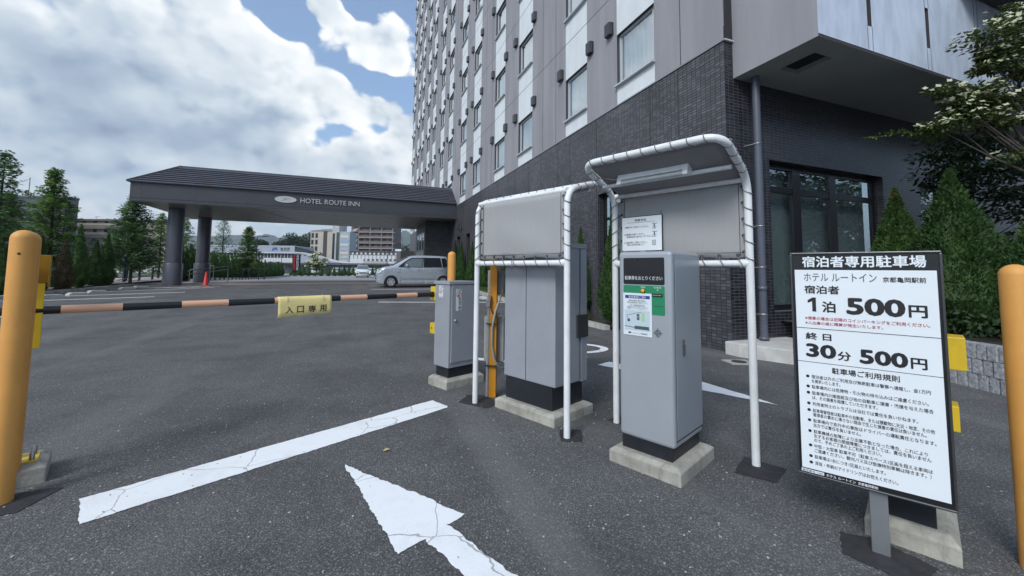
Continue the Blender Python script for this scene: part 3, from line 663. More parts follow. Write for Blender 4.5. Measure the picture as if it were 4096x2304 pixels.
cl(mb).build('soffit', [SOFM, JOINT], cano)
mb = MB(); mb.text('HOTEL ROUTE INN', -2.74, .10, 4.575, 4.82, y0-.035, .0)
o = cl(mb).build('lettering', LOGO, cano); sd_ = o.modifiers.new('s', 'SOLIDIFY'); sd_.thickness = .025; sd_.offset = 1
mb = MB(); n = 40
M = Matrix.Translation((-3.41, y0-.005, 4.70)) @ Matrix.Rotation(RAD(90), 4, 'X')
mb.lathe([(0, .03), (1, .03), (1, 0)], (0, 0, 0), n, 0, M @ Matrix.Diagonal((.49, .165, 1, 1)), sm=False)
o = cl(mb).build('emblem', LOGO, cano)
mb = MB()
for pts in ([(-.22, .07), (.0, .085), (.18, .07), (.20, .02), (.05, -.01), (-.12, -.005)], [(-.10, .05), (.05, .05), (.02, .0), (-.2, -.09)], [(-.02, .0), (.1, -.05), (.2, -.10)], [(.0, .06), (-.12, -.1)]):
    mb.tube([(-3.41+a, y0-.037, 4.70+b) for a, b in pts], .006, 5)
cl(mb).build('emblem_line', pm('emblem_line_grey', (.20, .20, .20), .5), cano)

# ================================================================== PARKING GATE MACHINES  (local x along the lane, local -y toward the entrance lane)
LANE = atan2(-.917, .398)
def base_block(parent, x0, x1, y0, y1, h0, h1, ch=.03):
    mb = MB(); vs = []
    for z, i in ((-.02, 0), (h0, 0), (h1, ch)): vs += [(x0+i, y0+i, z), (x1-i, y0+i, z), (x1-i, y1-i, z), (x0+i, y1-i, z)]
    fs = [(8, 9, 10, 11)]+[(4*k+i, 4*k+(i+1) % 4, 4*k+4+(i+1) % 4, 4*k+4+i) for k in range(2) for i in range(4)]
    mb.add(vs, fs); return mb.build('concrete_base', CONC, parent, bevel=.006)

# ---- ticket machine
tm = thing('ticket_machine', 'silver parking ticket machine with black and green front panel on a concrete block', 'ticket machine', (1.70, 2.05, 0), LANE)
base_block(tm, -.271, .196, -.015, .515, .072, .09)
MB().box(-.214, .118, .055, .47, .085, .19).build('plinth', PLINTH, tm, bevel=.004)
bd = MB().box(-.226, .138, .045, .485, .168, 1.352).build('body', SILVER, tm, bevel=.022, seg=4)
mb = MB(); mb.box(.1375, .1405, .085, .475, .215, 1.318); dr_ = mb.build('side_door', SILVER2, tm, bevel=.002)
mb = MB(); mb.box(.1375, .139, .072, .483, .205, .212); mb.box(.1375, .139, .078, .083, .205, 1.325); mb.build('door_seal', JOINT, tm)
mb = MB(); mb.box(.140, .146, .175, .2, .70, .80); mb.box(.145, .152, .181, .194, .715, .77); mb.build('handle', pm('latch_steel', (.30, .29, .28), .25, metal=.9), dr_)
def rrect(mb, x0, x1, z0, z1, y0, y1, r, m=0, n=5):
    P = []
    for cx, cz, a in ((x1-r, z1-r, 0), (x0+r, z1-r, 90), (x0+r, z0+r, 180), (x1-r, z0+r, 270)):
        for i in range(n+1): P.append((cx+r*cos(RAD(a+90*i/n)), cz+r*sin(RAD(a+90*i/n))))
    P = P[::-1]
    return mb.xprism(P, y0, y1, m)
YF = .045
rrect(MB(), -.187, .092, 1.140, 1.311, YF-.002, YF+.01, .008).build('black_panel', BOARDK, tm)
mb = MB(); mb.text('駐車券をおとりください', -.177, .080, 1.168, 1.194, YF-.0026, .008); mb.build('lettering', pm('label_white', (.62, .66, .68), .5), tm)
mb = MB()
rrect(mb, -.187, .092, .953, 1.133, YF-.002, YF+.01, .008); gp = mb.build('green_panel', GREEN, tm)
mb = MB(); mb.text('発券', -.066, -.034, 1.116, 1.129, YF-.0026, .004); mb.text('駐車券', .022, .072, 1.116, 1.129, YF-.0026, .004)
mb.add([(.040, YF-.0026, 1.110), (.054, YF-.0026, 1.110), (.047, YF-.0026, 1.102)], [(0, 2, 1)]); mb.build('lettering', pm('label_mint', (.50, .62, .58), .5), gp)
MX = Matrix.Rotation(RAD(90), 4, 'X')
mb = MB(); mb.lathe([(0, .010), (.010, .010), (.0125, .006), (.0125, 0)], (0, 0, 0), 20, 0, Matrix.Translation((-.050, YF-.002, 1.100)) @ MX); mb.build('button', pm('amber_button', (.75, .40, .02), .3), gp)
mb = MB(); mb.lathe([(.0125, .004), (.0155, .004), (.0155, 0)], (0, 0, 0), 20, 0, Matrix.Translation((-.050, YF-.002, 1.100)) @ MX); mb.build('button_ring', BLACK, gp)
mb = MB(); mb.box(.013, .079, YF-.008, YF, 1.067, 1.086); mb.build('ticket_slot', BLACK, gp, bevel=.002)
mb = MB(); mb.box(.018, .074, YF-.0095, YF-.007, 1.073, 1.078); mb.build('slot_lip', ALU, gp)
mb = MB(); mb.box(.012, .084, YF-.0035, YF, 1.0065, 1.009); mb.build('panel_seam', JOINT, gp)
mb = MB(); mb.box(-.190, .008, YF-.0036, YF-.0022, .812, 1.083); pp = mb.build('notice_paper', PAPER, tm)
def ptx(mb, s_, a, b, c, d, bold=.002, m=0, y=YF-.0040): mb.text(s_, a, b, c, d, y, bold, m)
mb = MB(); mb.box(-.176, -.004, YF-.0040, YF-.0034, 1.048, 1.068); mb.build('blue_band', BLUEI, pp)
mb = MB(); mb.text('第2駐車場のご案内', -.150, -.030, 1.051, 1.065, YF-.0046, .006); mb.build('band_lettering', PAPER, pp)
mb = MB(); ptx(mb, '敷地内駐車場が満車の場合は、', -.150, -.030, 1.029, 1.040); ptx(mb, '下記の第2駐車場をご利用ください。', -.165, -.018, 1.016, 1.027); ptx(mb, '(1泊／1台普通自動車500円)', -.142, -.040, .9985, 1.0075)
ptx(mb, '第2駐車場にも空きがない場合は、お手数ですが', -.165, -.018, .986, .995, .0); ptx(mb, '近隣のコインパーキングをご利用ください。', -.158, -.024, .976, .984, .0)
for z in (.996, 1.010): mb.box(-.152, -.032, YF-.0040, YF-.0036, z, z+.0008)
ptx(mb, 'ホテルルートイン京都亀岡駅前', -.125, -.024, .822, .832, .004)
mb.lathe([(0, .001), (.011, .001)], (0, 0, 0), 16, 0, Matrix.Translation((-.144, YF-.0035, .828)) @ MX @ Matrix.Diagonal((1, .5, 1, 1)), sm=False)
mb.build('notice_lettering', INK, pp)
mb = MB(); mb.box(-.181, -.005, YF-.0040, YF-.0034, .843, .972); mb.build('map', MAPW, pp)
mb = MB(); mb.box(-.060, -.040, YF-.0044, YF-.0038, .905, .962); mb.build('map_green_lot', MAPG, pp)
mb = MB(); mb.box(-.094, -.076, YF-.0046, YF-.0038, .912, .950); mb.box(-.160, -.142, YF-.0046, YF-.0038, .898, .916); mb.box(-.110, -.012, YF-.0044, YF-.0038, .853, .874)
mb.bar((-.165, YF-.0042, .938), (-.06, YF-.0042, .964), .0012, .0022); mb.bar((-.165, YF-.0042, .938), (-.155, YF-.0042, .916), .0012, .0022); mb.bar((-.18, YF-.0042, .868), (-.006, YF-.0042, .855), .0012, .004); mb.build('map_block', pm('map_dark', (.06, .09, .10), .6), pp)
mb = MB(); mb.text('ホテル', -.0895, -.0805, .922, .940, YF-.0050, .004); mb.build('map_lettering', PAPER, pp)
mb = MB()
for i in range(-3, 4):
    for j in range(-3, 4):
        if abs(i)+abs(j) <= 3: mb.lathe([(0, .0012), (.0034, .0012)], (0, 0, 0), 8, 0, Matrix.Translation((.044+i*.0085, YF-.0002, .843+j*.0085)) @ MX, sm=False)
mb.build('speaker_grille', BLACK, tm)

# ---- payment machine seen from behind
pc = thing('payment_machine', 'large blank-backed grey cabinet on a black plinth beside the orange post', 'cabinet', (1.40, 3.16, 0), LANE)
base_block(pc, -.40, .287, -.035, .50, .072, .09)
MB().box(-.335, .205, .04, .45, .085, .30).build('plinth', PLINTH, pc, bevel=.004)
MB().box(-.350, .243, .03, .365, .282, 1.452).build('body', GREYP, pc, bevel=.006)
MB().box(-.356, .249, .372, .465, .274, 1.415).build('front_door', GREYP, pc, bevel=.006)
MB().box(-.358, .252, .01, .470, 1.418, 1.462).build('top_cover', GREYP, pc, bevel=.006)
mb = MB(); mb.box(-.0835, -.0795, .027, .031, .29, 1.44); mb.box(.2425, .2455, .366, .371, .29, 1.41); mb.build('panel_seam', JOINT, pc)
MB().box(.244, .262, .315, .468, .652, .845).build('side_box', DARKG, pc, bevel=.004)
mb = MB()
for x, z in ((-.33, .30), (-.10, .30), (-.06, .30), (.22, .305), (-.06, 1.1), (.05, 1.1), (-.05, .6)): mb.lathe([(0, .004), (.005, .003), (.006, 0)], (0, 0, 0), 8, 0, Matrix.Translation((x, .030, z)) @ MX)
mb.build('rivet', ALU, pc)

# ---- barrier cabinet with the striped arm
WARN = pm('warning_yellow', (.72, .52, .02), .5); STW = pm('sticker_white', (.70, .73, .75), .5)
def barrier_cabinet(root, full=True, side=-1):
    base_block(root, -.185, .150, -.062, .44, .075, .10)
    MB().box(-.128, .092, 0, .33, .095, .215).build('plinth', PLINTH, root, bevel=.004)
    MB().box(-.152, .112, -.018, .345, .203, 1.07).build('body', GREYP, root, bevel=.005)
    MB().box(-.166, .128, -.030, .36, 1.066, 1.101).build('lid', GREYP, root, bevel=.005)
    d = MB().box(.112, .124, .008, .340, .255, 1.058).build('service_door', GREYP, root, bevel=.003)
    mb = MB(); mb.lathe([(0, .016), (.012, .016), (.014, 0)], (0, 0, 0), 14, 0, Matrix.Translation((.124, .053, .69)) @ Matrix.Rotation(RAD(90), 4, 'Y')); mb.build('lock', ALU, d)
    ab = MB().box(-.252, -.153, -.012, .11, .885, 1.035).build('arm_mount', YELLOW, root, bevel=.004)
    lb = MB().box(-.250, -.153, -.012, .10, .525, .640).build('lower_bracket', YELLOW, root, bevel=.004)
    MB().box(-.218, -.205, -.0145, -.010, .575, .592).build('bracket_hole', BLACK, lb)
    return ab
bc = thing('barrier_cabinet', 'low grey barrier gate cabinet holding the striped arm, nearest the silver car', 'barrier gate', (.90, 4.30, 0), LANE)
barrier_cabinet(bc)
def sticker(parent, x0, x1, z0, z1, M, hand, vert):
    mb = MB(); mb.box(x0, x1, -.0008, 0, z0, z1, 0, M); st = mb.build('warning_sticker', STW, parent)
    w_ = x1-x0; cx = (x0+x1)/2; r = w_*.43; zc = z1-w_*.34-r
    mb = MB(); mb.add([M @ Vector(p) for p in ((x0+w_*.06, -.0014, z1-w_*.28), (x0+w_*.36, -.0014, z1-w_*.28), (x0+w_*.21, -.0014, z1-w_*.04))], [(0, 1, 2)]); mb.build('warning_triangle', WARN, st)
    mb = MB(); mb.text('注意', x0+w_*.45, x1-w_*.05, z1-w_*.28, z1-w_*.04, -.0014, .01, 0, M=M)
    mb.text('!', x0+w_*.19, x0+w_*.23, z1-w_*.25, z1-w_*.11, -.0018, .02, 0, M=M)
    if hand:
        mb.text('さわるな', x0+w_*.08, x1-w_*.08, z0+w_*.06, z0+w_*.24, -.0014, .01, 0, M=M)
        for k in range(4): mb.box(cx-.2*r+k*.13*r, cx-.12*r+k*.13*r, -.0014, -.0010, zc-.05*r, zc+(.5-.05*k)*r, 0, M)
        mb.box(cx-.22*r, cx+.3*r, -.0014, -.0010, zc-.45*r, zc, 0, M)
    else:
        mb.lathe([(0, 0), (.15*r, 0)], (0, 0, 0), 12, 0, M @ Matrix.Translation((cx, -.0014, zc+.5*r)) @ MX, sm=False)
        mb.box(cx-.14*r, cx+.14*r, -.0014, -.0010, zc-.1*r, zc+.33*r, 0, M); mb.box(cx-.26*r, cx-.02*r, -.0014, -.0010, zc-.7*r, zc-.1*r, 0, M); mb.box(cx+.04*r, cx+.22*r, -.0014, -.0010, zc-.62*r, zc-.1*r, 0, M)
        for i, ch in enumerate('歩行者立入禁止'): 
            hh = (zc-r-z0)/7.2; zz_ = zc-r*1.06-hh*(i+1); mb.text(ch, x0+w_*.42, x1-w_*.06, zz_+hh*.08, zz_+hh*.95, -.0014, .02, 0, M=M)
    mb.build('sticker_lettering', INK, st)
    mb = MB(); mb.lathe([(r*.84, 0), (r, 0)], (0, 0, 0), 28, 0, M @ Matrix.Translation((cx, -.0020, zc)) @ MX, sm=False)
    a = M @ Matrix.Translation((cx, -.0020, zc)) @ Matrix.Rotation(RAD(45), 4, 'Y'); mb.box(-.08*r, .08*r, -.0003, 0, -.85*r, .85*r, 0, a); mb.build('prohibition_ring', INKR, st)
sticker(bc, -.078, -.004, .928, 1.050, Matrix.Translation((0, -.0185, 0)), True, False)
sticker(bc, .058, .132, .790, 1.018, Matrix.Translation((.1245, 0, 0)) @ Matrix.Rotation(RAD(90), 4, 'Z'), False, True)
# arm, running out over the lane to the rest post
ad = Vector((-.905, -.425, .0015)); A0_ = Vector((.802, 4.476, .951)); arm = bpy.data.objects.new('arm', None); COL.objects.link(arm); arm.parent = bc
arm.matrix_local = (Matrix.Translation((.90, 4.30, 0)) @ Matrix.Rotation(LANE, 4, 'Z')).inverted() @ Matrix.Translation(A0_) @ Matrix.Rotation(atan2(ad.y, ad.x), 4, 'Z')
MB().tube([(-.03, 0, 0), (3.10, 0, .004)], .025, 16).build('pole', stripemat(), arm)
MB().tube([(-.055, 0, 0), (.02, 0, 0)], .031, 16).build('socket', BLACK, arm)
# banner tied over the arm
bn = thing('arm_banner', 'pale yellow cloth notice hung over the striped arm', 'banner', tuple(A0_+ad.normalized()*1.323), atan2(ad.y, ad.x)+pi)
mb = MB(); n = 22; prof = [(.030, -.132), (.030, -.09), (.0305, -.04), (.0305, 0), (.022, .022), (0, .0315), (-.022, .022), (-.0305, 0), (-.030, -.02)]
rb = random.Random(3); vs = []
for i in range(n+1):
    x = -.216+.432*i/n
    for k, (py, pz) in enumerate(prof):
        wv = .0015*sin(i*.9+k)+.001*sin(i*2.3); f = max(0, -pz)/.132
        vs.append((x+rb.uniform(-1, 1)*.001, -py-wv*f*1.5-.006*f, pz+.003*sin(i*.55)*f+(.008*f*(x/.216))))
m_ = len(prof)
mb.add(vs, [(i*m_+k, (i+1)*m_+k, (i+1)*m_+k+1, i*m_+k+1) for i in range(n) for k in range(m_-1)], 0, True); o = mb.build('cloth', CREAM, bn); sd_ = o.modifiers.new('s', 'SOLIDIFY'); sd_.thickness = .0015
mb = MB(); x = -.185
for ch, a, b in (('入', -.160, -.104), ('口', -.072, -.020), ('専', .016, .080), ('用', .112, .168)): MB().text(ch, a, b, -.106, -.050, -.0415, .014).build('character', INK, bn)
mb = MB()
for x in (-.145, .145): mb.lathe([(.034, -.004), (.0365, 0), (.034, .004)], (0, 0, 0), 18, 0, Matrix.Translation((x, 0, 0)) @ Matrix.Rotation(RAD(90), 4, 'Y'))
mb.build('tie_cord', pm('cord_cream', (.6, .5, .3), .8), bn)
# arm rest post
ar = thing('arm_rest_post', 'yellow channel post that catches the end of the striped arm', 'rest post', (-1.80, 3.262, 0), LANE)
base_block(ar, -.12, .172, -.17, .150, .085, .105)
MB().box(-.05, .11, -.10, .11, .104, .114).build('base_plate', YELLOW, ar, bevel=.002)
mb = MB(); mb.lathe([(0, .05), (.013, .05), (.013, 0)], (.085, .085, .113), 6); b0 = mb.build('bolt', STEEL, ar)
for x, y in ((.0, -.06), (-.10, 0), (-.1, -.15)): put(b0, ar, (x, y, 0))
MB().box(-.03, .02, -.03, .03, .11, 1.12).build('post', YELLOW, ar, bevel=.003)
MB().box(.021, .027, -.055, .072, .735, 1.115).build('back_plate', YELLOW, ar, bevel=.002)
mb = MB(); mb.box(.0, .060, .082, .088, 1.095, 1.285); mb.box(.0, .006, -.055, .082, 1.118, 1.285); mb.box(.006, .060, -.055, -.049, 1.118, 1.285); mb.build('catch_channel', OCHRE, ar, bevel=.002)

# ---- exit barrier cabinet hidden behind the price board
hc = thing('barrier_cabinet', 'barrier gate cabinet mostly hidden behind the price board, yellow brackets showing', 'barrier gate', (2.4, 1.1, 0), LANE)
base_block(hc, -.185, .125, -.05, .47, .075, .105)
MB().box(-.135, .056, 0, .33, .1, .30).build('plinth', PLINTH, hc, bevel=.004)
MB().box(-.150, .075, -.018, .345, .29, 1.07).build('body', GREYP, hc, bevel=.005)
MB().box(-.160, .085, -.028, .355, 1.066, 1.10).build('lid', GREYP, hc, bevel=.005)
MB().box(.06, .183, .13, .27, .785, .935).build('arm_mount', YELLOW, hc, bevel=.004)
MB().box(.06, .150, .14, .25, .505, .62).build('lower_bracket', YELLOW, hc, bevel=.004)

# ---- bollards
def bollard(label, loc, r, h):
    t = thing('bollard', label, 'bollard', loc, 0)
    prof = [(r, 0), (r, h-r*.95)]+[(r*cos(RAD(a)), h-r*.95+r*.95*sin(RAD(a))) for a in range(10, 91, 10)]
    MB().lathe(prof, n=36).build('post', ORANGE, t)
    return t
b = bollard('fat orange bollard at the left edge, in front of the yellow channel post', (-1.667, 2.966, 0), .050, 1.411)
mb = MB(); mb.lathe([(0, .002), (.006, .0015), (.007, 0)], (0, 0, 0), 14, 0, Matrix.Translation((.012, -.0485, 1.283)) @ MX); mb.build('screw_hole', pm('hole_dark', (.03, .015, .01), .7), b)
bollard('orange bollard half cut off at the right edge of the view', (2.69, .852, 0), .050, 1.270)
bollard('orange bollard standing just behind the barrier cabinet, beside the silver car', (1.08, 4.79, 0), .048, 1.442)
bollard('orange bollard mostly hidden behind the left edge bollard', (-1.744, 3.137, 0), .050, 1.413)

# ---- orange conduit post with electrical boxes
op = thing('conduit_post', 'square orange steel post with grey conduits strapped to it', 'post', (1.285, 3.80, 0), RAD(-66.5+40))
MB().box(-.034, .034, -.034, .034, 0, 1.42).build('post', ORANGE2, op, bevel=.003)
BOXM = pm('electrical_box_grey', (.30, .31, .31), .55, var=.06, vs=4, dirt=.06); COND = pm('conduit_grey', (.30, .30, .285), .6, var=.08, vs=6)
MB().box(-.07, .09, .045, .16, .985, 1.22).build('electrical_box', BOXM, op, bevel=.008)
MB().box(-.10, .10, .045, .17, .32, .76).build('electrical_box', BOXM, op, bevel=.008)
MB().tube([(-.052, -.01, .0), (-.050, -.012, .3), (-.046, -.015, .6), (-.045, -.012, .98)], .016, 10).build('conduit', COND, op)
MB().tube([(.07, .02, .98), (.06, -.035, .93), (.025, -.06, .82), (-.005, -.062, .66), (-.006, -.06, .50), (.02, -.058, .36), (.07, -.03, .28), (.11, .03, .27)], .011, 10).build('flexible_conduit', COND, op)
MB().box(-.07, -.03, -.052, .0, .865, .935).build('junction_box', BOXM, op, bevel=.004)
for z in (.30, .70): MB().box(-.066, .040, -.068, .04, z, z+.006).build('cable_tie', BLACK, op)
MB().tube([(-.02, -.045, .97), (-.012, -.056, .92), (-.02, -.06, .86), (0, -.05, .80), (.04, -.055, .775), (.06, -.04, .81)], .006, 6).build('loose_wire', pm('wire_black', (.04, .03, .03), .6), op)
MB().tube([(-.016, -.05, .95), (-.03, -.06, .89), (-.008, -.058, .83)], .004, 6).build('loose_wire', pm('wire_brown', (.16, .06, .03), .6), op)

# ---- canvas shelter frames
def arc(c, a0, a1, r, u_, v_, n=7): return [Vector(c)+Vector(u_)*r*cos(RAD(a0+(a1-a0)*i/n))+Vector(v_)*r*sin(RAD(a0+(a1-a0)*i/n)) for i in range(n+1)]
def smooth_path(P, rad, n=6):
    P = [Vector(p) for p in P]; out = [P[0]]
    for i in range(1, len(P)-1):
        a, b, c = P[i-1], P[i], P[i+1]; d1 = (a-b).normalized(); d2 = (c-b).normalized()
        r = min(rad, (a-b).length*.45, (c-b).length*.45); s, e = b+d1*r, b+d2*r
        for k in range(n+1): t = k/n; out.append(s*(1-t)**2+b*2*t*(1-t)+e*t*t)
    return out+[P[-1]]
def shelter(label, loc, xL, xR, yP, fdir, rd, zb, zf, lamp):
    t = thing('canvas_shelter', label, 'shelter', loc, LANE)
    R_ = .0245; yf = yP+fdir*rd
    MB().tube(smooth_path([(xL, yP, -.02), (xL, yP, zb), (xL, yf, zf), (xR, yf, zf), (xR, yP, zb), (xR, yP, -.02)], .13, 8), R_, 16).build('pipe_frame', WHITE, t)
    MB().tube([(xL+.012, yP+fdir*.012, zb-.005), (xR-.012, yP+fdir*.012, zb-.005)], R_*.85, 14).build('cross_bar', WHITE, t)
    mb = MB(); mb.tube([(xL+.01, yP, 1.283), (xR-.01, yP, 1.283)], R_*.95, 14); mb.build('lower_rail', WHITE, t)
    for x in (xL, xR): 
        m_ = MB(); m_.lathe([(.026, -.03), (.029, -.02), (.029, .02), (.026, .03)], (0, 0, 0), 14, 0, Matrix.Translation((x+(.03 if x == xL else -.03), yP, 1.283)) @ Matrix.Rotation(RAD(90), 4, 'Y')); m_.build('rail_clamp', WHITE, t)
    # canvas: back sheet and roof sheet with slight sag
    def sheet_(name, f, mat, nx=16, nz=10):
        mb = MB(); vs = [f(i/nx, j/nz) for j in range(nz+1) for i in range(nx+1)]
        mb.add(vs, [(j*(nx+1)+i, j*(nx+1)+i+1, (j+1)*(nx+1)+i+1, (j+1)*(nx+1)+i) for j in range(nz) for i in range(nx)], 0, True)
        o = mb.build(name, mat, t); s_ = o.modifiers.new('s', 'SOLIDIFY'); s_.thickness = .002; return o
    ax, bx = xL+.052, xR-.020
    wv = lambda u, v: (.006*sin(u*7+v*3)+.005*sin(v*9+u*4))*sin(pi*u)*1.0
    yc = yP-fdir*.004
    sheet_('back_canvas', lambda u, v: (ax+(bx-ax)*u, yc+wv(u, v), 1.325+(zb-.01-1.325)*v-.006*sin(u*pi*5)*(1-v)), CANVAS)
    nrm = Vector((0, fdir*rd, zf-zb)); 
    sheet_('roof_canvas', lambda u, v: (ax+(bx-ax)*u, yP+nrm.y*(.06+.86*v), zb+nrm.z*(.06+.86*v)-.018*sin(pi*u)*sin(pi*v)-.008), CANVAS2)
    mb = MB()
    for x in (ax+.035, bx-.035): mb.box(x-.001, x+.001, yc-.0045, yc+.0045, 1.335, zb-.02)
    mb.box(ax+.02, bx-.02, yc-.0045, yc+.0045, 1.355, 1.357); mb.build('hem_stitch', JOINT, t)
    # eyelets and lacing
    e = MB(); e.lathe([(.0035, .004), (.0105, .004), (.0115, 0), (.0105, -.004), (.0035, -.004)], (0, 0, 0), 12, 0, MX); eye = None
    pts = [(ax+.012, z) for z in frange(1.36, 1.80, .11)]+[(bx-.012, z) for z in frange(1.36, 1.80, .11)]+[(x, 1.337) for x in frange(ax+.06, bx-.05, .118)]
    for x, z in pts:
        if eye is None: eye = e.build('eyelet', BLACK, t); eye.location = (x, yc, z)
        else: put(eye, t, (x, yc, z))
    q = .0295; lace = lambda P, r_=.0032: MB().tube(P, r_, 5, cap=False).build('lacing', ROPE, t)
    for sx, xp in ((1, xL), (-1, xR)):
        xe = ax+.012 if sx > 0 else bx-.012
        for z in frange(1.36, 1.80, .11):
            lace([(xe, yc-.006, z), (xp+sx*q*.7, yP-q*.75, z+.02-.05), (xp, yP-q, z-.045), (xp-sx*q*.75, yP-q*.7, z-.055), (xp-sx*q, yP, z-.06), (xp-sx*q*.7, yP+q*.75, z-.055), (xp, yP+q, z-.05), (xp+sx*q*.75, yP+q*.7, z-.04), (xe, yc+.006, z-.002)])
    for x in frange(ax+.06, bx-.05, .118):
        lace([(x, yc-.006, 1.337), (x+.012, yP-q*.8, 1.305), (x+.03, yP-q, 1.28), (x+.035, yP-q*.6, 1.258), (x+.03, yP, 1.253), (x+.015, yP+q, 1.283), (x+.002, yc+.005, 1.335)])
    L = Vector((xR-xL, 0, 0))
    for u in frange(.09, .91, .107):
        c = Vector((xL+(xR-xL)*u, yf, zf)); lace([c+Vector((.02*(k/8-.5)*2, q*cos(2*pi*k/8+1.2), q*sin(2*pi*k/8+1.2))) for k in range(9)])
    for x in (xL, xR):
        for v in frange(.25, .82, .19):
            c = Vector((x, yP+nrm.y*v, zb+nrm.z*v)); dn = nrm.normalized(); e2_ = Vector((1, 0, 0)).cross(dn)
            lace([c+dn*.012*(k/4-1)+Vector((q*cos(2*pi*k/8), 0, 0))+e2_*q*sin(2*pi*k/8) for k in range(9)])
    lace([(xL+.48, yP-q, 1.31), (xL+.50, yP-q-.004, 1.28), (xL+.495, yP-q-.004, 1.25), (xL+.485, yP-q-.002, 1.225)])
    # unlit tube lamp under the roof
    M = Matrix.Translation((0, yP+nrm.y*.56, zb+nrm.z*.56-.03)) @ Matrix.Rotation(atan2(nrm.z, nrm.y) if fdir > 0 else -atan2(nrm.z, -nrm.y), 4, 'X')
    a, b_ = (xL+.20, xR-.27)
    mb = MB(); mb.box(a, b_, -.038, .038, -.030, .015, 0, M); fx = mb.build('lamp_housing', WHITE, t, bevel=.006)
    mb = MB(); mb.tube([M @ Vector((a+.035, -.018, -.048)), M @ Vector((b_-.035, -.018, -.048))], .015, 12); mb.build('lamp_tube', pm('tube_frosted', (.42, .45, .47), .35), fx)
    mb = MB()
    for x in (a, b_-.036): mb.box(x, x+.036, -.036, .002, -.068, -.028, 0, M)
    mb.build('lamp_socket', WHITE, fx, bevel=.006)
    MB().tube([M @ Vector((a, .01, 0)), M @ Vector((a-.06, .0, .012)), M @ Vector((xL+.03, -.03, .03)), (xL+.02, yP+nrm.y*.8, zb+nrm.z*.8)], .008, 8).build('lamp_cable', COND, fx)
    mb = MB(); mb.tube([M @ Vector((xL+.03, .050, -.012)), M @ Vector((xR-.03, .050, -.012))], .015, 10); mb.build('lamp_bar', WHITE, t)
    return t
shelter('white pipe canvas shelter over the ticket machine, instruction sheet hung inside', (1.70, 2.05, 0), -.584, .416, .600, -1, .46, 1.848, 2.035, True)
shelter('white pipe canvas shelter seen from behind, in front of the blank grey cabinet', (1.40, 3.16, 0), -.593, .465, -.103, 1, .52, 1.848, 1.99, True)
# instruction sheet hung on the canvas
ins = thing('instruction_sign', 'white instruction sheet with black border hung on the shelter canvas', 'notice', (1.70, 2.05, 0), LANE)
yI = .582
MB().box(-.510, -.164, yI, yI+.008, 1.374, 1.664).build('border', BOARDK, ins, bevel=.002)
MB().box(-.504, -.170, yI-.0012, yI+.002, 1.388, 1.658).build('sheet', BOARDW, ins)
mb = MB(); yy = yI-.0020
def it(s_, a, b, c, d, bold=.010): mb.text(s_, a, b, c, d, yy, bold)
it('発券方法', -.392, -.296, 1.622, 1.640, .02); mb.box(-.46, -.225, yy-.0003, yy+.0005, 1.6125, 1.6145)
it('1. 発券ボタンを押してください。', -.488, -.275, 1.569, 1.585); it('2. 駐車券をお取りください。', -.488, -.308, 1.511, 1.527); it('駐車券は折り曲げないでください。', -.462, -.245, 1.492, 1.507)
it('3. お会計時にご提示ください。', -.488, -.290, 1.446, 1.462); it('駐車券に無料時間を登録します。', -.462, -.312, 1.430, 1.441, .004)
for x, z, s in ((-.228, 1.575, 1), (-.228, 1.512, 1)):
    mb.box(x-.018, x+.022, yy-.0003, yy+.0004, z+.020, z+.0235); mb.box(x-.004, x+.004, yy-.0003, yy+.0004, z-.01, z+.018); mb.box(x-.014, x+.012, yy-.0003, yy+.0004, z-.018, z-.015); mb.bar((x-.014, yy, z-.015), (x-.010, yy, z+.004), .0005, .0022); mb.bar((x+.012, yy, z-.015), (x+.012, yy, z+.002), .0005, .0022)
for a, b, c, d in ((-.246, -.243, 1.43, 1.468), (-.221, -.218, 1.43, 1.468), (-.246, -.218, 1.43, 1.4325), (-.246, -.218, 1.4655, 1.468)): mb.box(a, b, yy-.0003, yy+.0004, c, d)
for i, ch in enumerate('駐車券'): it(ch, -.237, -.227, 1.4535-i*.0105, 1.4625-i*.0105)
mb.build('lettering', INK, ins)
mb = MB(); mb.text('管理番号 1989', -.498, -.444, 1.3765, 1.3845, yI-.0008, .004); mb.text('ホテル ルートイン 京都亀岡駅前', -.436, -.30, 1.3765, 1.3845, yI-.0008, .01); mb.build('footer_lettering', BOARDW, ins)
mb = MB()
for x in (-.495, -.18): mb.tube([(x, yI+.004, 1.66), (x, .598, 1.70)], .002, 5)
mb.build('hanging_cord', ROPE, ins)

# ---- price board
sg = thing('price_board', 'tall white parking price board with black frame on a steel post', 'sign board', (2.15, 1.14, 0), RAD(-60))
rrect(MB(), -.267, .255, .272, 1.320, -.0, .022, .018).build('board', BOARDK, sg, bevel=.003)
mb = MB()
fr_ = [(-.267, .255, 1.312, 1.3215), (-.267, .255, .2705, .280), (-.2685, -.259, .28, 1.312), (.247, .2565, .28, 1.312)]
for a, b, c, d in fr_: mb.box(a, b, -.006, .024, c, d)
mb.build('frame', pm('frame_dark_alu', (.10, .105, .11), .32, metal=.7), sg, bevel=.003)
MB().box(-.250, .238, -.0025, .004, .302, 1.238).build('white_face', BOARDW, sg)
MB().box(-.253, -.168, -.0032, .0, .2845, .2965).build('number_tag', BOARDW, sg)
yS = -.0034
mb = MB(); mb.text('宿泊者専用駐車場', -.218, .208, 1.252, 1.303, -.0010, .022); mb.build('title_lettering', BOARDW, sg); mb = MB(); mb.text('ホテル ルートイン', -.160, -.056, .2835, .2955, -.0010, .012); mb.text('京都亀岡駅前', -.048, .018, .2835, .2955, -.0010, .012); mb.build('footer_lettering', BOARDW, sg)
mb = MB()
def st(s_, a, b, c, d, bold=.012): mb.text(s_, a, b, c, d, yS, bold)
st('京都亀岡駅前', .070, .205, 1.185, 1.208, .018)
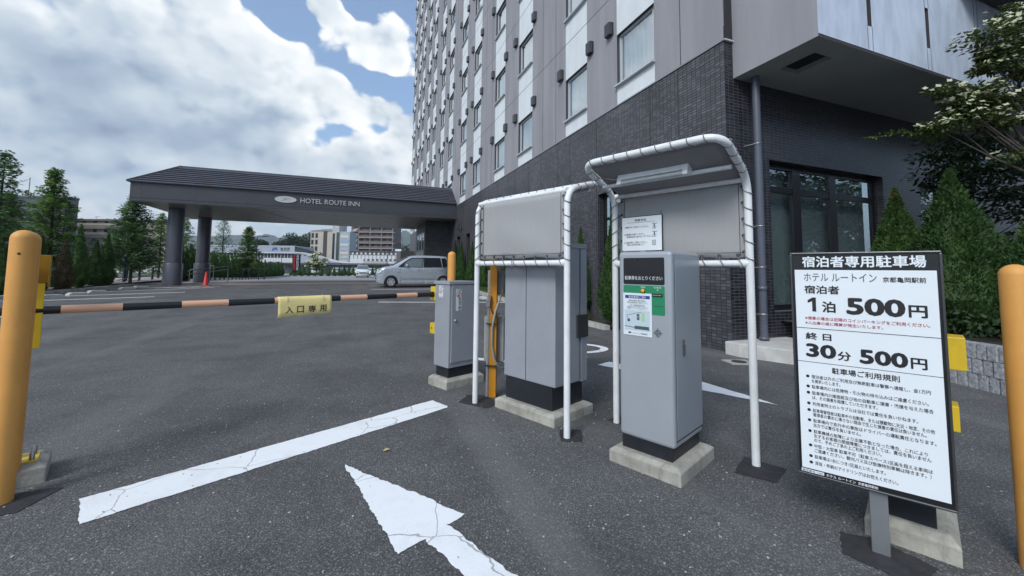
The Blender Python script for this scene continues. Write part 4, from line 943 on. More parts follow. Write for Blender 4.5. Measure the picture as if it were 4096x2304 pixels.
st('宿泊者', -.213, -.083, 1.125, 1.163, .028); mb.add([(x, yS, z) for x, z in ((-.186, 1.039), (-.171, 1.039), (-.171, 1.106), (-.184, 1.106), (-.203, 1.092), (-.203, 1.079), (-.186, 1.088))], [tuple(range(7))]); st('泊', -.147, -.100, 1.039, 1.088, .03); st('500', -.055, .132, 1.038, 1.108, .040); st('円', .148, .202, 1.038, 1.088, .030)
mb.box(-.250, .238, yS-.0002, yS+.0006, .9575, .9600)
st('終 日', -.215, -.120, .906, .938, .028); st('30', -.213, -.108, .826, .884, .040); st('分', -.098, -.052, .823, .862, .028); st('500', -.018, .132, .822, .880, .040); st('円', .145, .192, .822, .866, .028)
mb.box(-.250, .238, yS-.0002, yS+.0006, .7985, .8005)
st('駐車場ご利用規則', -.122, .106, .757, .784, .020)
rules = [('宿泊者以外のご利用及び無断駐車は警察へ通報し、金1万円', .731, .198), ('を請求いたします。', .710, -.095), ('駐車場内には危険物・引火物の持ち込みはご遠慮ください。', .684, .190), ('駐車場内の諸施設及び他の自動車に損害・汚損を与えた場合', .655, .203), ('は、その損害を賠償していただきます。', .634, .030), ('利用者同士のトラブルは当社では責任を負いかねます。', .605, .155),
         ('駐車場管理者は駐車中の自動車、または積載物に天災・地変、その他', .574, .203), ('管理者の責めに帰さない理由で生じた損害の責任は負いません。', .554, .178), ('駐車場内で走行中の事故はドライバーの運転責任となります。', .527, .205), ('当方では責任を負いません。', .506, -.030), ('駐車機械の故障により出庫不能となった場合、これにより', .477, .178), ('生ずるお客様の間接障害につきましては、責任を負いません', .457, .188), ('ので、予めご了承の上ご利用ください。', .437, .035),
         ('中型・大型車 駐車不可（駐車スペース1区画を超える車両は', .411, .190), ('ご遠慮ください。観光バス及び医療特別車輌は除きます。）', .390, .185), ('駐車場は1台につき1区画といたします。', .362, .045), ('深夜・早朝のアイドリングはお控えください。', .333, .083)]
for s_, z, x1_ in rules: st(s_, -.200, x1_, z-.0085, z+.0085, .010)
for z in (.731, .684, .655, .605, .574, .527, .477, .411, .362, .333): mb.lathe([(0, 0), (.0068, 0)], (0, 0, 0), 14, 0, Matrix.Translation((-.2145, yS, z)) @ MX, sm=False)
mb.build('black_lettering', INK, sg)
mb = MB(); mb.text('ホテル ルートイン', -.214, .050, 1.184, 1.222, yS, .004); mb.build('grey_lettering', INKG, sg)
mb = MB(); mb.text('※満車の場合は近隣のコインパーキングをご利用ください。', -.215, .208, .999, 1.015, yS, .012); mb.text('※入出庫の度に精算が発生いたします。', -.215, .062, .977, .992, yS, .012); mb.build('red_lettering', INKR, sg)
mb = MB(); mb.text('管理番号 1989', -.250, -.172, .2865, .2945, -.0036, .004); mb.build('tag_lettering', INK, sg)
mb = MB()
pts = [(.0, .024), (.064, .024), (.064, .030), (.056, .030)]
mb.box(-.012, .050, .024, .064, .0, 1.15); mb.build('post', ALU, sg, bevel=.003)

# ================================================================== VEGETATION
def leafquad(mb, p, d, n_, L, W, m=0, shape=4):
    d = d.normalized(); s = d.cross(n_)
    if s.length < 1e-4: s = d.orthogonal()
    s.normalize()
    if shape == 4: mb.add([p, p+d*L*.45+s*W*.5, p+d*L, p+d*L*.45-s*W*.5], [(0, 1, 2, 3)], m)
    else: mb.add([p, p+d*L*.3+s*W*.5, p+d*L*.7+s*W*.42, p+d*L, p+d*L*.7-s*W*.42, p+d*L*.3-s*W*.5], [tuple(range(6))], m)
def rvec(r): 
    while True:
        v = Vector((r.uniform(-1, 1), r.uniform(-1, 1), r.uniform(-1, 1)))
        if .05 < v.length < 1: return v.normalized()
def arbor_mesh(seed, h, rad, n, sz, flame=.8):
    """conical thuja: flattened sprays held upright round a dark core"""
    r = random.Random(seed); mb = MB(); ph = [r.uniform(0, 6.28) for _ in range(6)]
    def R(t, a): 
        base = (min(1, .45+t*3.2) if t < .18 else ((1-t)/.82)**flame)
        return rad*base*(1+.12*sin(3*a+ph[0]+t*5)+.09*sin(5*a+ph[1]-t*9)+.07*sin(9*a+t*14+ph[2])+.07*sin(t*38+2*sin(2*a+ph[3])))
    k = 14; prof = []
    vs = []
    for j in range(11):
        t = j/10
        for i in range(k): a = 2*pi*i/k; q = R(t, a)*.74*(1 if j < 10 else .1); vs.append((q*cos(a), q*sin(a), .04+t*h*.94))
    mb.add(vs, [(j*k+i, j*k+(i+1) % k, (j+1)*k+(i+1) % k, (j+1)*k+i) for j in range(10) for i in range(k)], 0)
    for _ in range(n):
        t = 1-sqrt(r.random()*.995) if r.random() < .75 else r.random(); a = r.uniform(0, 2*pi); q = R(t, a)*r.uniform(.72, 1.03)
        o = Vector((cos(a), sin(a), 0)); p = o*q+Vector((0, 0, .03+t*h*.97))
        d = o*r.uniform(.25, .9)+Vector((0, 0, r.uniform(.35, 1.0)))+rvec(r)*.35
        leafquad(mb, p-d.normalized()*sz*.4, d, rvec(r)+o*.3, sz*r.uniform(.8, 1.7), sz*r.uniform(.4, .75))
    return mb
def stem(mb, h, r0_, m=1): mb.tube([(0, 0, -.05), (.01, 0, h*.5), (0, .01, h)], [r0_, r0_*.7, r0_*.3], 8, m)
def arbor_kind(seed, h, rad, n, sz, mat, name='arborvitae', flame=.8):
    root = bpy.data.objects.new(name, None); COL.objects.link(root)
    arbor_mesh(seed, h, rad, n, sz, flame).build('crown', mat, root)
    mb = MB(); stem(mb, h*.8, .045, 0); mb.build('trunk', BARK, root); return root
def tagt(o, label, cat, group=None):
    o['label'] = label; o['category'] = cat
    if group: o['group'] = group
    return o
# three large cones in the raised bed by the hotel window
for i, (x, y, top, rad, lab) in enumerate(((8.06, 3.76, 2.63, .56, 'conical thuja with a bronzed patch, just right of the large dark window'), (7.50, 2.90, 2.68, .70, 'tallest conical thuja of the raised bed, directly behind the price board'), (7.78, 2.12, 2.32, .70, 'conical thuja at the right border of the view, behind the cut-off orange bollard'))):
    o = arbor_kind(40+i, top-.45, rad, 17000, .042, LARBOR2 if i == 0 else LARBOR, flame=1.0); o.location = (x, y, .45); tagt(o, lab, 'shrub', 'conical thujas in the raised bed')
# slim ones along the tiled street wall
fac = [(5.18, 7.35, 2.38, .30, 'slim thuja in front of the tall narrow window, beside the ticket machine shelter'), (5.18, 8.67, 2.2, .25, 'slim thuja left of the tall narrow window, beside the blank grey cabinet'), (5.16, 14.16, 1.5, .26, 'shortest thuja of the tiled wall, seen behind the electrical boxes of the conduit post'), (5.16, 16.71, 1.85, .28, 'slim thuja just right of the first shelter pipe, left of the conduit post'),
       (5.16, 18.53, 2.2, .30, 'slim thuja just left of the first shelter pipe'), (5.16, 20.68, 2.3, .31, 'slim thuja right of the orange bollard behind the barrier cabinet'), (5.16, 22.05, 2.4, .28, 'slim thuja peeping out directly behind the bollard at the barrier cabinet')]
fk = arbor_kind(7, 2.0, .34, 5200, .048, LARBOR, flame=.9); first = True
for x, y, h, rad, lab in fac:
    o = fk if first else dup(fk, (0, 0, 0)); first = False
    o.location = (x, y, G(x, y)+.12); o.rotation_euler = (0, 0, y*2.7); o.scale = (rad/.34, rad/.34, h/2.0); tagt(o, lab, 'shrub', 'thujas along the tiled wall')
# left planting strip
tk = [arbor_kind(s, 2.3, .36, 3600, .060, LARBOR, flame=.95) for s in (11, 12)]
tb = arbor_kind(13, 2.0, .38, 1500, .065, LBROWN, flame=.85)
strip = [(-10.75, 18.4, 1.7, 'a', 'small thuja half hidden by the yellow catch channel of the rest post'), (-10.95, 20.4, 2.1, 'b', 'thuja immediately right of the yellow catch channel'), (-10.70, 21.2, 2.0, 'br', 'dry brownish thuja between two dark green ones'), (-10.9, 22.5, 2.75, 'a', 'tallest thuja of the left planting strip'),
         (-10.85, 23.6, 2.15, 'b', 'thuja right of the tallest one in the left strip'), (-10.7, 24.1, 2.45, 'a', 'last thuja of the left strip, beside the spreading redwood'), (-11.0, 17.0, 1.9, 'b', 'thuja seen just left of the left edge bollard top'), (-11.0, 15.7, 2.2, 'a', 'thuja at the left border of the view behind the bollards')]
used = set()
for x, y, h, k, lab in strip:
    src = {'a': tk[0], 'b': tk[1], 'br': tb}[k]; o = src if k not in used else dup(src, (0, 0, 0)); used.add(k)
    o.location = (x, y, G(x, y)+.02); o.rotation_euler = (0, 0, x*5+y); s_ = h/(2.0 if k == 'br' else 2.3); o.scale = (min(1.1, s_*1.0), min(1.1, s_*1.0), s_); tagt(o, lab, 'shrub', 'thujas of the left strip')
# clipped row beyond the porch columns
hk = [arbor_kind(s, 2.1, .33, 1100, .085, LARBOR, flame=.62) for s in (21, 22, 23)]
used = set(); rr = random.Random(8)
yy_ = 31.3; k = 0
while yy_ < 73:
    x = -10.25-.012*(yy_-31)+rr.uniform(-.08, .08); src = hk[k % 3]; o = src if (k % 3) not in used else dup(src, (0, 0, 0)); used.add(k % 3)
    o.location = (x, yy_, G(x, yy_)); o.rotation_euler = (0, 0, rr.uniform(0, 6)); s_ = rr.uniform(.92, 1.12)*(1.12 if yy_ < 35 else 1); o.scale = (.95, .95, s_)
    tagt(o, 'clipped thuja of the close dark row beyond the porch columns', 'shrub', 'close thuja row beyond the porch'); yy_ += .62+.010*(yy_-31); k += 1
ck = arbor_kind(31, 1.75, .42, 500, .11, LARBOR, flame=.9); first = True
for i, x in enumerate((-8.6, -8.0, -7.2, -5.4, -4.25, -3.35, -2.55, -1.8, -1.05, -.35, .45, 2.95, 3.75, 4.4, 5.3)):
    y = 77+.25*x; o = ck if first else dup(ck, (0, 0, 0)); first = False; h = 1.55+.35*((i*7) % 5)/4
    o.location = (x, y, -.02); o.scale = (1, 1, h/1.75); o.rotation_euler = (0, 0, i*1.3); tagt(o, 'small thuja spaced along the far edge of the car park by the white van', 'shrub', 'spaced thujas at the far edge')
# redwood-like conifers
def redwood_mesh(seed, h, rad, nb, per, sz, low=.12, droop=.25, sparse=1.0):
    r = random.Random(seed); mb = MB(); tw = MB()
    for b in range(nb):
        t = low+(1-low)*(b/nb)**.9; a = b*2.39996+r.uniform(-.4, .4)
        L = rad*((1-t)**.75*.95+.05)*r.uniform(.55, 1.12); o = Vector((cos(a), sin(a), 0)); p0 = Vector((0, 0, t*h)); pts = []
        for k in range(6):
            s = k/5; pts.append(p0+o*L*s+Vector((0, 0, L*(.62*s-droop*2.2*s*s)))+rvec(r)*.04*L)
        tw.tube(pts, [max(.004, .022*(1-t)*(1-k/6)*h/5) for k in range(6)], 4, 0, cap=False)
        n = int(per*(.35+.65*L/rad)*sparse)
        for _ in range(n):
            s = r.random()**.65; i = min(4, int(s*5)); f = s*5-i; p = pts[i]*(1-f)+pts[i+1]*f
            side = o.cross(Vector((0, 0, 1)))*r.choice((-1, 1)); d = side*r.uniform(.4, 1)+o*r.uniform(.3, 1)+Vector((0, 0, r.uniform(-.35, .25)))
            leafquad(mb, p+rvec(r)*.07*rad, d, Vector((0, 0, 1))+rvec(r)*.7, sz*r.uniform(.6, 1.5)*(.6+.5*(1-t)), sz*r.uniform(.30, .6))
    return mb, tw
def redwood(seed, h, rad, nb, per, sz, mat, label, loc, group, **kw):
    t = thing('conifer_tree', label, 'tree', loc, 0, group); mb, tw = redwood_mesh(seed, h, rad, nb, per, sz, **kw)
    mb.build('crown', mat, t); tw.build('branch', TWIG, t)
    m_ = MB(); m_.tube([(0, 0, -.1), (.02, 0, h*.3), (-.02, .02, h*.7), (0, 0, h)], [.035*h/2.2, .028*h/2.2, .014*h/2.2, .004], 9); m_.build('trunk', BARK, t); return t
redwood(1, 5.1, 1.45, 85, 110, .155, LMETAD, 'dark open-branched conifer cut by the left border of the view', (-11.7, 19.6, .15), 'street conifers', low=.08)
redwood(2, 5.45, 1.55, 120, 190, .145, LMETA, 'tall bright green conifer with a narrow top, beside the dark one', (-12.85, 24.4, .15), 'street conifers', low=.05, droop=.16)
redwood(22, 4.0, 1.5, 85, 170, .145, LMETA, 'lower bright conifer merging with the left side of the tall bright one', (-13.3, 22.6, .15), 'street conifers', low=.05, droop=.16)
redwood(3, 4.45, 1.85, 105, 170, .15, LMETAD, 'broad spreading conifer left of the porch columns, trunk on the pavement', (-10.45, 25.7, .28), 'street conifers', low=.16, droop=.10)
redwood(31, 3.8, 1.6, 80, 220, .16, LMETAD, 'smaller conifer close behind the spreading one', (-12.3, 29.8, .3), 'street conifers', low=.16)
redwood(4, 6.3, 1.7, 85, 110, .20, LMETA, 'thin conifer seen between the two porch columns', (-15.5, 47.5, 0), 'conifers behind the porch', low=.1)
redwood(5, 6.0, 1.9, 60, 60, .20, LMETAD, 'bare twiggy conifer right of the second porch column', (-12.3, 47.5, 0), 'conifers behind the porch', low=.18, droop=.05)
redwood(6, 5.3, 1.75, 95, 150, .20, LMETA, 'fresh green conifer left of the tall street lamp under the porch', (-10.1, 47.2, 0), 'conifers behind the porch', low=.12, droop=.15)
redwood(7, 6.2, 1.6, 75, 110, .20, LMETA, 'green conifer just left of the second porch column', (-16.9, 46.5, 0), 'conifers behind the porch', low=.08)
# broad-leaved trees
def broad(seed, h, rad, nclump, per, lsz, mat, trunk_h, flat=.55, flowers=None, fl_n=0, shape=6, tr=.07, centers=None, clr=.22):
    r = random.Random(seed); mb = MB(); fb = MB(); tw = MB(); cs = centers or []
    while len(cs) < nclump:
        v = rvec(r)*r.random()**.4; p = Vector((v.x*rad, v.y*rad, trunk_h+(h-trunk_h)*(.5+.5*v.z)))
        cs.append(p)
    for c in cs:
        base = Vector((0, 0, min(c.z*.75, trunk_h+(c.z-trunk_h)*.35)))
        mid = base*.45+c*.55+Vector((0, 0, -.06))+rvec(r)*.06; tw.tube([base, mid, c], [tr*.35, tr*.2, tr*.06], 5, 0, cap=False)
        cr = clr*rad*r.uniform(.7, 1.4)
        for _ in range(per):
            v = rvec(r)*r.random()**.5; p = c+Vector((v.x*cr, v.y*cr, v.z*cr*flat))
            d = Vector((v.x, v.y, -.25))+rvec(r)*.6
            leafquad(mb, p, d, Vector((0, 0, 1))+rvec(r)*.55, lsz*r.uniform(.7, 1.3), lsz*r.uniform(.4, .6), shape=shape)
        for _ in range(fl_n):
            v = rvec(r); p = c+Vector((v.x*cr*1.05, v.y*cr*1.05, cr*flat*(.05+1.0*r.random())))
            n_ = (Vector((-.45, -.25, .8))+rvec(r)*.45).normalized(); u = n_.orthogonal().normalized(); w_ = n_.cross(u)
            if r.random() < .5: u, w_ = (u+w_).normalized(), (w_-u).normalized()
            for e in (u, w_, -u, -w_): leafquad(fb, p, e+n_*.12, n_, lsz*.60, lsz*.42, shape=6)
    return mb, fb, tw
def broadtree(name, label, cat, loc, seed, h, rad, nclump, per, lsz, mat, trunk_h, bract=None, group=None, tr=.07, **kw):
    t = thing(name, label, cat, loc, 0, group); mb, fb, tw = broad(seed, h, rad, nclump, per, lsz, mat, trunk_h, tr=tr, **kw)
    mb.build('crown', mat, t); tw.build('branch', BARK, t)
    if fb.v: fb.build('blossom', bract or BRACT, t)
    m_ = MB(); m_.tube([(0, 0, -.05), (.03, .02, trunk_h*.6), (0, 0, trunk_h+(h-trunk_h)*.45)], [tr, tr*.8, tr*.4], 10); m_.build('trunk', BARK, t); return t
dg = []
for p in ((7.40, 2.86, 3.72), (7.62, 2.80, 3.55), (7.31, 2.93, 3.22), (7.55, 2.85, 3.28), (7.86, 2.62, 4.45), (8.05, 2.55, 4.30), (7.95, 2.62, 4.05), (8.33, 2.42, 4.62), (8.25, 2.5, 4.35), (8.42, 2.46, 3.70), (8.05, 2.66, 3.80), (7.85, 2.74, 3.72), (7.65, 2.78, 3.42), (8.10, 2.60, 3.28), (7.95, 2.68, 3.40), (8.45, 2.40, 3.35), (8.45, 2.30, 3.9), (8.6, 2.2, 4.8), (8.7, 2.4, 4.2), (8.55, 2.05, 3.5), (8.25, 2.50, 2.80), (8.5, 2.35, 2.7), (8.2, 2.5, 4.1), (8.75, 2.6, 5.0), (8.9, 2.2, 5.2), (8.8, 1.8, 4.4), (8.4, 2.2, 4.3), (8.15, 2.45, 4.55), (8.0, 2.58, 4.2), (8.3, 2.45, 3.95), (7.75, 2.76, 3.6), (8.0, 2.66, 3.62), (8.2, 2.58, 3.6)): dg.append(Vector(p)-Vector((8.55, 2.35, .45)))
broadtree('dogwood_tree', 'dogwood with cream white bracts reaching in at the upper right corner', 'tree', (8.55, 2.35, .45), 4, 4.6, 1.2, 33, 300, .060, LDOG, 1.6, centers=dg, fl_n=26, flat=.45, tr=.055, clr=.20)
mc = [Vector(p)-Vector((9.3, 3.4, .45)) for p in ((8.1, 3.2, 3.0), (8.4, 3.1, 2.8), (8.7, 3.0, 3.05), (8.9, 3.2, 2.75), (9.2, 3.2, 3.2), (9.5, 3.0, 2.9), (9.6, 3.3, 3.4), (8.6, 3.3, 2.6), (9.0, 2.9, 2.45), (9.4, 2.8, 2.3), (9.8, 3, 2.6), (9.2, 3.4, 2.2), (9.7, 2.8, 3.2), (8.2, 3.2, 2.75), (10.1, 3.0, 2.2), (9.9, 2.8, 1.9), (9.5, 3.0, 1.7), (10.2, 3.1, 2.9), (8.9, 3.3, 3.4))]
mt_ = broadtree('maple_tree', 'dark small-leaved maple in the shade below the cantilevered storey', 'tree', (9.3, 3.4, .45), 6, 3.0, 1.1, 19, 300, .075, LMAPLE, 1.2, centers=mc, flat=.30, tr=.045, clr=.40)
r = random.Random(2); mb = MB()
for k in range(90):
    s = r.random()**1.2; p = Vector((7.55-1.15*s, 3.02+.22*s, 3.12+.10*sin(s*3)-.08*s))+rvec(r)*.035*(1.3-s)-Vector((9.3, 3.4, .45)); dd = Vector((-1, .1, -.15))+rvec(r)*.8
    leafquad(mb, p, dd, Vector((0, 0, 1))+rvec(r)*.4, .075, .022)
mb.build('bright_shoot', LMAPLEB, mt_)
MB().tube([Vector(p)-Vector((9.3, 3.4, .45)) for p in ((8.6, 3.1, 2.9), (7.6, 3.02, 3.12), (7.0, 3.12, 3.18), (6.5, 3.2, 3.06))], [.008, .005, .003, .002], 5).build('shoot_twig', TWIG, mt_)
broadtree('flowering_tree', 'small rounded tree with creamy blossom right of the black hotel pillar sign', 'tree', (-6.6, 81.5, -.03), 12, 4.1, 1.75, 34, 40, .30, LDOG, .9, fl_n=16, flat=.7, tr=.09, clr=.3)
# trees across the road behind the viewer, mirrored in the big window
for i, (x, y, h, rd_) in enumerate(((20, -5.5, 7.0, 2.6), (25.5, -7, 7.5, 2.8), (31, -9, 9, 3.4), (37.5, -10, 9.5, 3.6), (44, -12, 10.5, 4.0), (51, -13.5, 11, 4.2), (33, -18, 12, 4.6), (45, -21, 13, 5))):
    broadtree('street_tree', 'leafy tree across the road, mirrored in the large dark window', 'tree', (x, y, 0), 60+i, h, rd_, 55, 42, .34, LWOOD, 1.6, group='mirrored street trees', tr=.16, clr=.27)
# low hedges, soil beds and kerbs
def hedge(name, label, pts, wdt, hgt, sz, per_m, mat=LHEDGE, z0=None):
    r = random.Random(len(label)); mb = MB()
    for i in range(len(pts)-1):
        a, b = Vector(pts[i]), Vector(pts[i+1]); d = b-a; L = d.length; nn = Vector((-d.y, d.x)).normalized()
        k = max(1, int(L/1.0)); 
        for j in range(k):
            p, q = a+d*j/k, a+d*(j+1)/k
            vs = [(e.x+s*nn.x*wdt*.42, e.y+s*nn.y*wdt*.42, G(e.x, e.y)+z) for e in (p, q) for s in (-1, 1) for z in (0, hgt*.86)]
            mb.add(vs, [(0, 1, 5, 4), (2, 6, 7, 3), (1, 3, 7, 5), (0, 2, 3, 1), (4, 5, 7, 6)])
        for _ in range(int(per_m*L)):
            s = r.random(); e = a+d*s+nn*r.uniform(-.5, .5)*wdt; z = hgt*r.uniform(.05, 1.0)
            if abs((e-a).dot(nn)) < wdt*.36: z = hgt*r.uniform(.8, 1.02)
            leafquad(mb, Vector((e.x, e.y, G(e.x, e.y)+z)), rvec(r)+Vector((0, 0, .6)), rvec(r), sz*r.uniform(.7, 1.4), sz*.6)
    return tag(mb.build(name, mat), label, 'hedge')
hedge('low_hedge', 'low clipped box hedge at the foot of the tiled wall', [(5.02, 8.2), (5.02, 19.5)], .26, .30, .032, 950)
hedge('low_hedge', 'low clipped hedge below the black hotel pillar sign', [(-10.2, 76.2), (-5.4, 77.4)], 1.0, .48, .10, 300)
mb = MB(); P = [(4.90, 7.2, -.01, .10), (4.90, 8.16, 0, .113), (4.90, 13.5, .15, .29), (4.90, 16.6, .21, .37), (4.90, 22.5, .33, .48)]
for i in range(len(P)-1):
    a, b = P[i], P[i+1]; k = max(1, int((b[1]-a[1])/.6))
    for j in range(k):
        f, g = j/k, (j+.985)/k; ya, yb = a[1]+(b[1]-a[1])*f, a[1]+(b[1]-a[1])*g; za, zb2_ = a[3]+(b[3]-a[3])*f, a[3]+(b[3]-a[3])*g
        vs = [(x, y, z) for y, z1 in ((ya, za), (yb, zb2_)) for x, z in ((4.86, -.05), (4.88, z1), (5.0, z1), (5.0, -.05))]
        mb.add(vs, [(0, 1, 5, 4), (1, 2, 6, 5), (2, 3, 7, 6), (0, 3, 2, 1), (4, 5, 6, 7)])
struct(mb.build('kerb', KERB))
struct(MB().add([(5.0, 7.2, .06), (XF, 7.2, .06), (XF, 23, .40), (5.0, 23, .40), (5.0, 8.2, .08), (5.0, 16.6, .33)], [(0, 1, 2, 3)]).build('planting_bed', SOIL))
def kerbline(pts, wdt, h, name='kerb', mat=KERB, seg=.62, mats2=None):
    mb = MB()
    for i in range(len(pts)-1):
        a, b = Vector(pts[i]), Vector(pts[i+1]); d = b-a; k = max(1, int(d.length/seg)); nn = Vector((-d.y, d.x)).normalized()*wdt/2
        for j in range(k):
            p, q = a+d*j/k, a+d*(j+.98)/k; m = j % 2 if mats2 else 0
            vs = [(e.x+s*nn.x, e.y+s*nn.y, G(e.x, e.y)+z) for e in (p, q) for s, z in ((-1, -.1), (-.92, h), (.92, h), (1, -.1))]
            mb.add(vs, [(0, 1, 5, 4), (1, 2, 6, 5), (2, 3, 7, 6), (0, 3, 2, 1), (4, 5, 6, 7)], m)
    return struct(mb.build(name, mats2 or mat))
kerbline([(-10.55, 8), (-10.45, 19.5), (-10.0, 22.9), (-9.9, 24.9)], .16, .11)
struct(sheet('planting_bed', [-11.6, -11, -10.45], frange(6, 24.6, .6), SOIL, .06))
kerbline([(-9.55, 31.0), (-9.6, 72), (-5.2, 75.8), (6, 78)], .22, .16, 'striped_kerb', seg=.55, mats2=[pm('kerb_white', (.52, .52, .50), .8, dirt=.3), pm('kerb_dark', (.10, .10, .10), .8)])
struct(sheet('planting_bed', [-11.4, -10.6, -9.7], frange(30.8, 76, 1), SOIL, .05))
struct(sheet('grass_verge', frange(-34, -24, 2), frange(20, 110, 2), GRASS, .08))
# block retaining wall and raised bed
rw = thing('block_wall', 'low grey split-block retaining wall in front of the thujas', 'wall', (6.31, 2.35, 0), 0)
SPLIT = pm('split_block', (.30, .31, .33), .95, var=.35, vs=26, bump=1.0, bs=55)
a, b = Vector((6.44, 2.68)), Vector((5.55, .28)); d = (b-a).normalized(); nn = Vector((-d.y, d.x))
if nn.x > 0: nn = -nn
mb = MB(); rb_ = random.Random(4); L = (b-a).length; nb_ = 0
for row in range(3):
    z0_, z1_ = row*.162, row*.162+.155; s = -.05 if row % 2 else 0
    while s < L:
        e = min(s+.098, L); dp_ = .012+rb_.random()*.014
        A0 = a+d*max(s, 0)-Vector((6.31, 2.35)); B0 = a+d*(e-.012)-Vector((6.31, 2.35))
        if e-.012 > max(s, 0):
            vs = [(q.x+nn.x*o, q.y+nn.y*o, z) for q, o in ((A0, .0), (B0, .0), (B0-d*.008, dp_), (A0+d*.008, dp_)) for z in (z0_, z1_)]
            mb.add(vs, [(0, 6, 7, 1), (6, 4, 5, 7), (4, 2, 3, 5), (7, 5, 3, 1), (0, 2, 4, 6)])
        s += .1
A0 = a-Vector((6.31, 2.35)); B0 = b-Vector((6.31, 2.35)); inn = nn*-.15
mb.add([(A0.x, A0.y, 0), (B0.x, B0.y, 0), (B0.x+inn.x, B0.y+inn.y, 0), (A0.x+inn.x, A0.y+inn.y, 0), (A0.x, A0.y, .482), (B0.x, B0.y, .482), (B0.x+inn.x, B0.y+inn.y, .482), (A0.x+inn.x, A0.y+inn.y, .482)], [(0, 1, 5, 4), (4, 5, 6, 7), (2, 3, 7, 6), (3, 0, 4, 7), (1, 2, 6, 5)])
mb.build('block_course', SPLIT, rw)
struct(MB().add([(6.5, 4.6, .45), (6.5, 2.7, .45), (5.62, .25, .45), (16, .25, .45), (16, 4.6, .45)], [(0, 1, 2, 3, 4)]).build('planting_bed', SOIL))
r = random.Random(77); mb = MB()
for _ in range(3500):
    p = Vector((r.uniform(6.5, 8.6), r.uniform(1.2, 4.4), .45)); 
    if p.x < 6.5-(2.7-p.y)*.36: continue
    leafquad(mb, p+Vector((0, 0, r.uniform(0, .35))), rvec(r)+Vector((0, 0, .5)), rvec(r), .07, .035)
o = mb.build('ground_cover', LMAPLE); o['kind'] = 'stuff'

# ================================================================== CARS
CARSIL = pm('car_silver', (.44, .475, .53), .26, metal=.5, var=.02, vs=2, coat=.5); CARWHT = pm('car_white', (.72, .74, .76), .25, coat=.5); CARDRK = pm('car_dark', (.03, .032, .038), .25, coat=.5)
CGLASS = pm('car_glass', (.012, .016, .018), .08, spec=.3); CGLASS2 = pm('car_glass_clear', (.115, .150, .155), .12, spec=.6)
TYRE = pm('tyre', (.013, .013, .014), .85, bump=.2, bs=60); RIM = pm('hubcap', (.40, .41, .43), .35, metal=.5); LAMP = pm('headlamp_glass', (.62, .66, .70), .12, coat=.6); TAIL = pm('tail_lamp', (.30, .01, .01), .2)
def interp(P, x):
    if x <= P[0][0]: return P[0][1]
    for i in range(len(P)-1):
        if x <= P[i+1][0]: return P[i][1]+(P[i+1][1]-P[i][1])*(x-P[i][0])/(P[i+1][0]-P[i][0])
    return P[-1][1]
